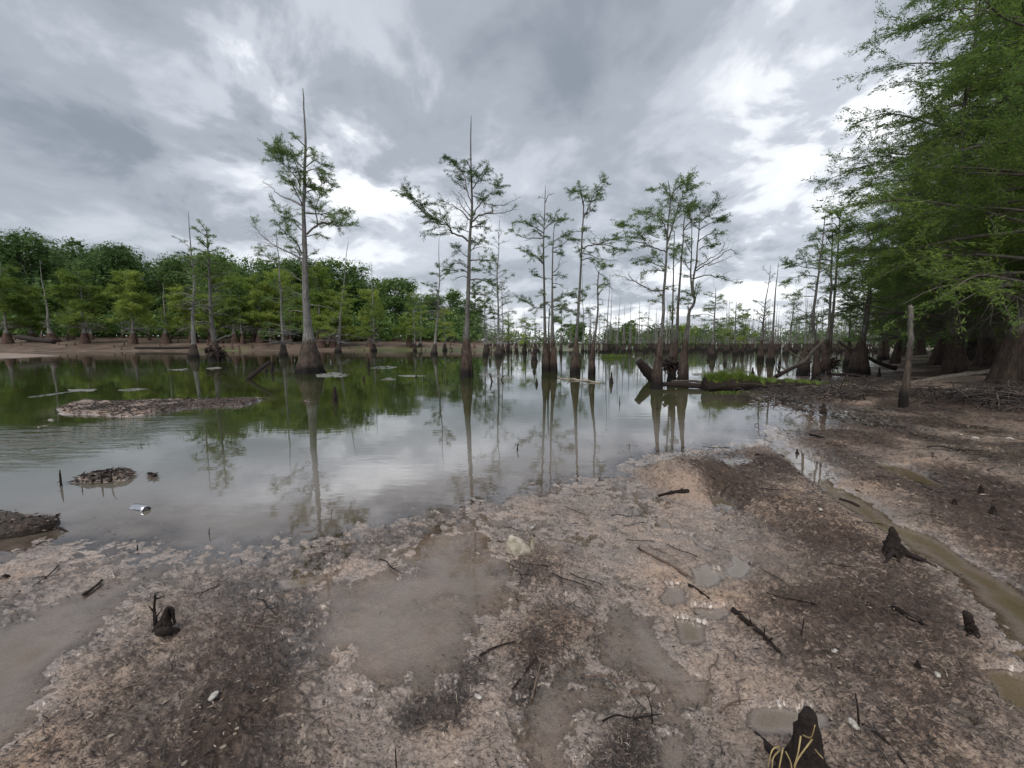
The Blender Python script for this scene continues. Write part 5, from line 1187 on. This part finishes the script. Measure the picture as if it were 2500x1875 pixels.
# mossy grassy log
e = empty('grassy_log', D(1725, 950, 13.2), 'fallen log topped with bright grass and moss at the water edge', 'log')
LP = [D(1722, 938, 13.2), D(1780, 939, 13.3), D(1860, 941, 13.5), D(1950, 943, 13.9), D(2060, 946, 14.2), D(2190, 950, 14.2)]
A = wood_mass('', '', LP, [.24, .26, .24, .2, .17, .12], 'rot', 72, 1.0); obj('log_body', A, M['rot'], e)
rng = np.random.default_rng(73); P = smooth_path(LP, seg=10); A = Acc(); MA = Acc()
L = np.concatenate([[0], np.cumsum(np.linalg.norm(np.diff(P, axis=0), axis=1))]); n = 9000
t = rng.beta(1.0, 2.2, n); t = np.where(rng.random(n) < .25, rng.random(n) * .95, t); C = np.stack([np.interp(t * L[-1], L, P[:, i]) for i in range(3)], -1)
top = np.interp(t, [0, .2, .45, .7, 1], [.20, .2, .17, .14, .11]); a = rng.uniform(-1.3, 1.3, n); C += np.stack([0 * a, np.sin(a) * top, np.cos(a) * top * .95], -1)
bl = np.interp(t, [0, .08, .18, .3, .6, 1], [.40, .36, .26, .14, .08, .05]) * rng.uniform(.3, 1.2, n) * (1 + .8 * fbm(t * 28, t * 0 + 2, 5, 3)); d = np.stack([rng.normal(0, .35, n), rng.normal(0, .35, n), np.ones(n)], -1); tip = C + d * bl[:, None]; mid = C + d * bl[:, None] * .55
w = np.stack([rng.normal(size=n), rng.normal(size=n), 0 * t], -1); w /= np.linalg.norm(w, axis=1)[:, None]; w *= .007
tip = tip + np.stack([rng.normal(0, .3, n), rng.normal(0, .3, n), -.2 * np.ones(n)], -1) * bl[:, None] * .4
A.add(np.stack([C - w, C + w, mid + w * .8, mid - w * .8, tip], 1).reshape(-1, 3), (np.arange(n) * 5)[:, None] + np.array([[0, 1, 2, 3]]), (np.arange(n) * 5)[:, None] + np.array([[3, 2, 4]]))
g = obj('grass', A, M['grass'], e, smooth=False); g['kind'] = 'stuff'
tt = np.linspace(0.02, .95, 60); PP = np.stack([np.interp(tt * L[-1], L, P[:, i]) for i in range(3)], -1) + [0, 0, .05]; tp = np.interp(tt, [0, .2, .45, .7, 1], [.19, .2, .17, .15, .12])
tube(MA, PP, tp * (1 + .12 * rng.normal(size=60)), 14, 1 + .12 * rng.normal(size=(60, 14))); obj('moss', MA, M['moss'], e)
A = Acc(); C = np.array([D(1800 + rng.normal(0, 30), 958 + abs(rng.normal(0, 5)), 12.7 + rng.normal(0, .15)) for _ in range(420)]); C[:, 2] = np.maximum(C[:, 2], .02); leaves(A, rng, C, .07, .03)
tag(obj('water_plant', A, M['grass'], origin=D(1800, 960, 12.7)), 'low leafy green plants in the water below the grassy log', 'plant', kind='stuff')
A = Acc(); c0 = G(1492, 873); C = c0 + rng.normal(size=(700, 3)) * np.array([.75, .35, .10]) + [0, 0, .16]; leaves(A, rng, C, .16, .05, None, .8)
tag(obj('floating_clump', A, M['grass'], origin=c0), 'bright green clump of floating plants in the lake beyond the witch-hat knee', 'plant')
def tangle(name, label, seed, n, pxr, pyr, lift, rr_=.018, mat='twig'):
    rng = np.random.default_rng(seed); A = Acc()
    for i in range(n):
        px = rng.uniform(*pxr); py = rng.uniform(*pyr); p = gz(px, py); a = rng.normal(.0, .7) + (math.pi if rng.random() < .5 else 0); L = rng.uniform(.35, 1.3)
        d = np.array([math.cos(a), math.sin(a) * .6, 0]); h = rng.uniform(0, lift); k = rng.normal(0, .18, (3, 3)); k[:, 2] = np.abs(k[:, 2]) * .6
        pts = [p - [0, 0, .03], p + d * L * .33 + k[0] * L + [0, 0, h], p + d * L * .66 + k[1] * L + [0, 0, h * .9], p + d * L + k[2] * L * .5]
        Q = smooth_path(pts, seg=3); r = rr_ * rng.uniform(.35, 1.3); tube(A, Q, np.linspace(r, r * .5, len(Q)), 5, cap=False)
    tag(obj(name, A, M[mat], origin=gz(sum(pxr) / 2, sum(pyr) / 2)), label, 'roots')
tangle('root_tangle', 'heap of tangled dead roots in front of the grassy log', 81, 230, (1850, 2120), (950, 980), .15, .012)
tangle('root_tangle', 'tangle of dead roots on the bank right of the grey pole', 82, 120, (2225, 2500), (948, 985), .12, .013)
tangle('root_tangle', 'roots and sticks between the leaning branch and the stout curved cypress', 83, 90, (1980, 2200), (925, 952), .25, .011)
tangle('brush_heap', 'low heap of dead twigs at the foot of the nearest big cypress', 84, 80, (2380, 2560), (960, 1010), .12, .013)
# root masses of two water trees
def find(label): return next(o for o in bpy.data.objects if o.get('label') == label)
def root_mass(tree, px, py, r, n, seed, rr_):
    rng = np.random.default_rng(seed); Yd = tree.location[1]; c = D(px, py, Yd); A = Acc()
    for i in range(n):
        d = rng.normal(size=3); d /= np.linalg.norm(d); s = c + d * r * .3; e1 = c + d * r * rng.uniform(.6, 1.1) * np.array([1.1, 1, .8]); e2 = e1 + rng.normal(0, .35, 3) * r + [0, 0, -.35 * r]
        Q = smooth_path([s, (s + e1) / 2 + rng.normal(0, .15, 3) * r, e1, e2], seg=3); q = rr_ * rng.uniform(.5, 1.4); tube(A, Q, np.linspace(q, q * .3, len(Q)), 6, cap=False)
    obj('root_mass', A, M['rot'], tree)
root_mass(find('pale-stemmed cypress leaning over the hollow root mass by the long log'), 1640, 893, .42, 70, 91, .045)
root_mass(find('cypress with black shaggy roots at its foot and a ragged leafy top, at left'), 526, 862, .75, 60, 92, .08)
root_mass(find('double-stemmed shoreline cypress with dense leafy tops, right of the leaning one'), 2030, 888, .35, 40, 93, .035)

# scum patches on the water
def scum(pts, label, seed):
    rng = np.random.default_rng(seed); c = np.mean([G(*p)[:2] for p in pts], 0); A = Acc(); poly = wp(pts)
    lo, hi = poly.min(0), poly.max(0); sz = hi - lo; m = 260; q = rng.uniform(0, 1, (m * 6, 2)) * sz + lo
    d = sdf(q[:, 0], q[:, 1], poly); w = fbm(q[:, 0] * 5 / sz[0] * 2, q[:, 1] * 5 / sz[1] * 2, seed, 3); q = q[(d > -.02 * sz.max()) & (w > -.12)][:m]
    s = .030 * sz[0]
    for x, y in q:
        n = 8; th = np.linspace(0, 2 * math.pi, n, endpoint=False) + rng.uniform(0, 1); r = s * rng.uniform(.3, 1.4) * rng.uniform(.6, 1.3, n); z = .004 + rng.uniform(0, .006)
        P = np.stack([x + np.cos(th) * r, y + np.sin(th) * r * max(.5, min(1, sz[1] / sz[0] * 2)), np.full(n, z)], -1); k = np.arange(n); k2 = (k + 1) % n
        A.add(np.vstack([P, P - [0, 0, z + .004], [[x, y, z + .001]]]), np.stack([k + n, k2 + n, k2, k], -1), np.stack([k, k2, np.full(n, 2 * n)], -1))
    tag(obj('scum_patch', A, M['foam'], smooth=False, origin=[c[0], c[1], 0]), label, 'scum', kind='stuff')
scum([(777, 914), (810, 909), (850, 914), (838, 921), (780, 921)], 'white scum patch floating just right of the tallest tree', 1)
scum([(900, 899), (940, 893), (969, 896), (950, 901)], 'curved scum streak in the water left of the needle-topped tree', 2)
scum([(930, 927), (950, 922), (966, 927), (945, 929)], 'small scum fleck in front of the curved streak', 3)
scum([(66, 970), (120, 962), (190, 954), (160, 959), (90, 970)], 'long slanting scum streak on the dark green water at left', 4)
scum([(170, 951), (235, 950), (225, 955), (180, 956)], 'scum streak continuing the slanting one to the right', 5)
scum([(285, 953), (330, 948), (360, 950), (320, 955)], 'thin scum streak above the long mud bar', 6)
scum([(410, 903), (460, 900), (440, 905)], 'thin scum streak below the bare-spiked tree', 7); scum([(505, 899), (530, 896), (540, 899), (515, 902)], 'scum patch in front of the shaggy-rooted tree', 8)
scum([(970, 917), (1005, 916), (1040, 918), (1000, 920)], 'thin scum streak left of the needle-topped tree near the tiny knob', 9); scum([(1170, 913), (1215, 916), (1260, 922), (1230, 925), (1190, 920)], 'grey scum around the crooked root ends', 10)
scum([(190, 852), (260, 847), (330, 850), (470, 853), (330, 857), (230, 855)], 'bright scum line along the far left water edge', 11); scum([(480, 852), (620, 850), (700, 853), (600, 856)], 'bright scum line along the shore behind the tallest tree', 12)
scum([(1692, 912), (1718, 911), (1720, 916), (1695, 917)], 'pale scum fleck left of the grassy end of the log', 15)

# floating can
Yc = Yof(342, 1246); c = G(342, 1244); e = empty('metal_can', c, 'silver can floating half sunk in the shallow water at left', 'can')
ax = G(368, 1240) - G(322, 1232); ax[2] = 0; ax /= np.linalg.norm(ax); L = .18; A = Acc()
S = 24; prof = [(-1, .028), (-.94, .040), (-.8, .045), (-.3, .045), (.3, .0445), (.8, .045), (.93, .042), (1, .036)]
tube(A, [c + ax * L / 2 * a + [0, 0, .004] for a, _ in prof], np.array([r for _, r in prof]), S, cap=False); o = obj('can_body', A, M['steel'], e)
A = Acc(); tube(A, [c + ax * (L / 2 * .93) + [0, 0, .004], c + ax * (L / 2 * .935) + [0, 0, .004]], np.array([.038, .038]), S); obj('can_end', A, M['canend'], e)  # dark disc stands for the shade inside the open end
A = Acc(); tube(A, [c - ax * (L / 2 * .98) + [0, 0, .004], c - ax * (L / 2 * .985) + [0, 0, .004]], np.array([.03, .03]), S); obj('can_end', A, M['canend'], e)
# crumpled plastic container
c = gz(1272, 1340); Yj = c[1]; e = empty('plastic_container', c, 'torn dirty white plastic container half buried in the mud heap near the centre', 'plastic litter')
def shell(name, mat, r, hgt, a0, a1, off, tilt, seed, parent, lean=.0):
    rng = np.random.default_rng(seed); nu, nv = 28, 16; u = np.linspace(R(a0), R(a1), nu)[None, :]; v = np.linspace(0, 1, nv)[:, None]
    rad = r * (1 - .35 * v ** 2) * (1 + .10 * fbm(np.cos(u) * 2 + 5 + v * 0, v * 2.5 + np.sin(u), seed, 3)); top = hgt * (.55 + .45 * np.cos((u - R((a0 + a1) / 2 + lean)) * .9)) + .012 * fbm(u * 4 + 0 * v, 0 * u + .5 + 0 * v, seed + 3, 3)
    x = rad * np.cos(u) + v * tilt * hgt; y = rad * np.sin(u) * .75 + 0 * v; z = v * top - .02
    V = np.stack([x, y, z + 0 * u], -1).reshape(-1, 3) + c + off; i = np.arange(nv - 1)[:, None] * nu; j = np.arange(nu - 1)[None, :]
    A = Acc(); A.add(V, np.stack([i + j, i + j + 1, i + nu + j + 1, i + nu + j], -1).reshape(-1, 4)); o = obj(name, A, M[mat], parent)
    m = o.modifiers.new('thickness', 'SOLIDIFY'); m.thickness = .003; return o
shell('container_wall', 'plastic', .10, .15, 165, 350, np.array([-.01, 0, 0]), -.15, 5, e, lean=-12)
shell('torn_flap', 'plastic', .065, .105, -60, 75, np.array([.045, .01, 0]), .05, 6, e, lean=10)
# scraps and shells
def scrap(px, py, size, label, seed, name='white_scrap', mat='white', cat_='litter', group=None):
    rng = np.random.default_rng(seed); c = gz(px, py) + [0, 0, .008]; n = 7; g = np.linspace(-1, 1, n); U, V_ = np.meshgrid(g, g); rr2 = np.sqrt(U ** 2 + V_ ** 2)
    sc = np.where(rr2 > 0, np.maximum(abs(U), abs(V_)) / np.maximum(rr2, 1e-6), 0); U, V_ = U * sc, V_ * sc; a = rng.uniform(0, 6.28)
    x = (U * math.cos(a) - V_ * .6 * math.sin(a)) * size; y = (U * math.sin(a) + V_ * .6 * math.cos(a)) * size; z = size * (.35 * (1 - U ** 2 - V_ ** 2) + .25 * fbm(U * 2 + seed, V_ * 2, seed, 3))
    A = Acc(); i = np.arange(n - 1)[:, None] * n; j = np.arange(n - 1)[None, :]; A.add(np.stack([x, y, z], -1).reshape(-1, 3) + c, np.stack([i + j, i + j + 1, i + n + j + 1, i + n + j], -1).reshape(-1, 4))
    o = obj(name, A, M[mat], origin=c); m = o.modifiers.new('thickness', 'SOLIDIFY'); m.thickness = .002; tag(o, label, cat_, group)
for i, (px, py, s, l) in enumerate([(1300, 1290, .028, 'small bright white scrap just behind the plastic container'), (1168, 1704, .022, 'white scrap lying on the mud at bottom centre'), (522, 1702, .028, 'white scrap on the dark litter, lower left'), (2084, 1772, .03, 'white shell-like scrap beside the upright twig at lower right'),
                                   (2038, 1592, .02, 'little white scrap right of the rotten branch'), (1328, 1440, .012, 'white fleck below the plastic container'), (1582, 1442, .015, 'white fleck left of the small puddles'), (2003, 1246, .03, 'pale scrap on the dark ridge left of the channel'), (2065, 1006, .05, 'pale scrap on the mud near the lone dark knee'),
                                   (2380, 1070, .06, 'pale scrap on the far mud flat at right'), (2465, 1072, .07, 'pale flat scrap near the right edge of the mud flat'), (2288, 1650, .02, 'pale scrap above the lower right pool'), (906, 1678, .009, 'tiny white fleck on the grey silt left of bottom centre')]): scrap(px, py, s, l, 300 + i)
G_SH = 'pale leaves and shells scattered over the dark litter'; rng = np.random.default_rng(55)
for i in range(46):
    if i % 2: px, py = rng.uniform(60, 760), rng.uniform(1640, 1868)
    else: px, py = rng.uniform(1860, 2480), rng.uniform(1400, 1860)
    scrap(px, py, rng.uniform(.007, .016), 'small pale curled leaf or shell lying among the dark litter of the near mud', 400 + i, 'pale_leaf', 'palelog', 'leaf', G_SH)
G_ST = 'dark sticks scattered over the mud'; sp = []
for k in range(5):
    rng = np.random.default_rng(600 + k); A = Acc(); P = smooth_path(np.c_[np.linspace(-.5, .5, 5), rng.normal(0, .06, 5), np.abs(rng.normal(0, .03, 5))]); tube(A, P, np.linspace(.016, .008, len(P)), 6)
    for _ in range(2 + k % 2):
        i = rng.integers(3, len(P) - 3); d = np.array([rng.uniform(.1, .3), rng.choice([-1, 1]) * rng.uniform(.1, .25), rng.uniform(0, .1)]); prisms(A, P[i], P[i] + d, .010, .004)
    v, q, t = A.arrays(); me = mesh_from('stick', v, q, t, M['rot' if k % 2 else 'stick']); sp.append(me)
rng = np.random.default_rng(56); cnt = 0
while cnt < 90:
    r = math.exp(rng.uniform(math.log(1.6), math.log(13))); th = R(rng.uniform(-52, 52)); x, y = r * math.sin(th), r * math.cos(th); h = Hh(x, y)
    if h < .0 or (x < 0 and y > 5): continue
    o = bpy.data.objects.new('stick', sp[cnt % 5]); COL.objects.link(o); s = rng.uniform(.10, .30) * min(2.2, max(1, r / 4)); o.scale = (s, s, s); o.location = (x, y, h + .012); o.rotation_euler = (0, 0, rng.uniform(0, 6.28) if rng.random() < .4 else rng.normal(-.5, .4))
    tag(o, 'short dark stick among the litter on the open mud flat', 'stick', G_ST); cnt += 1
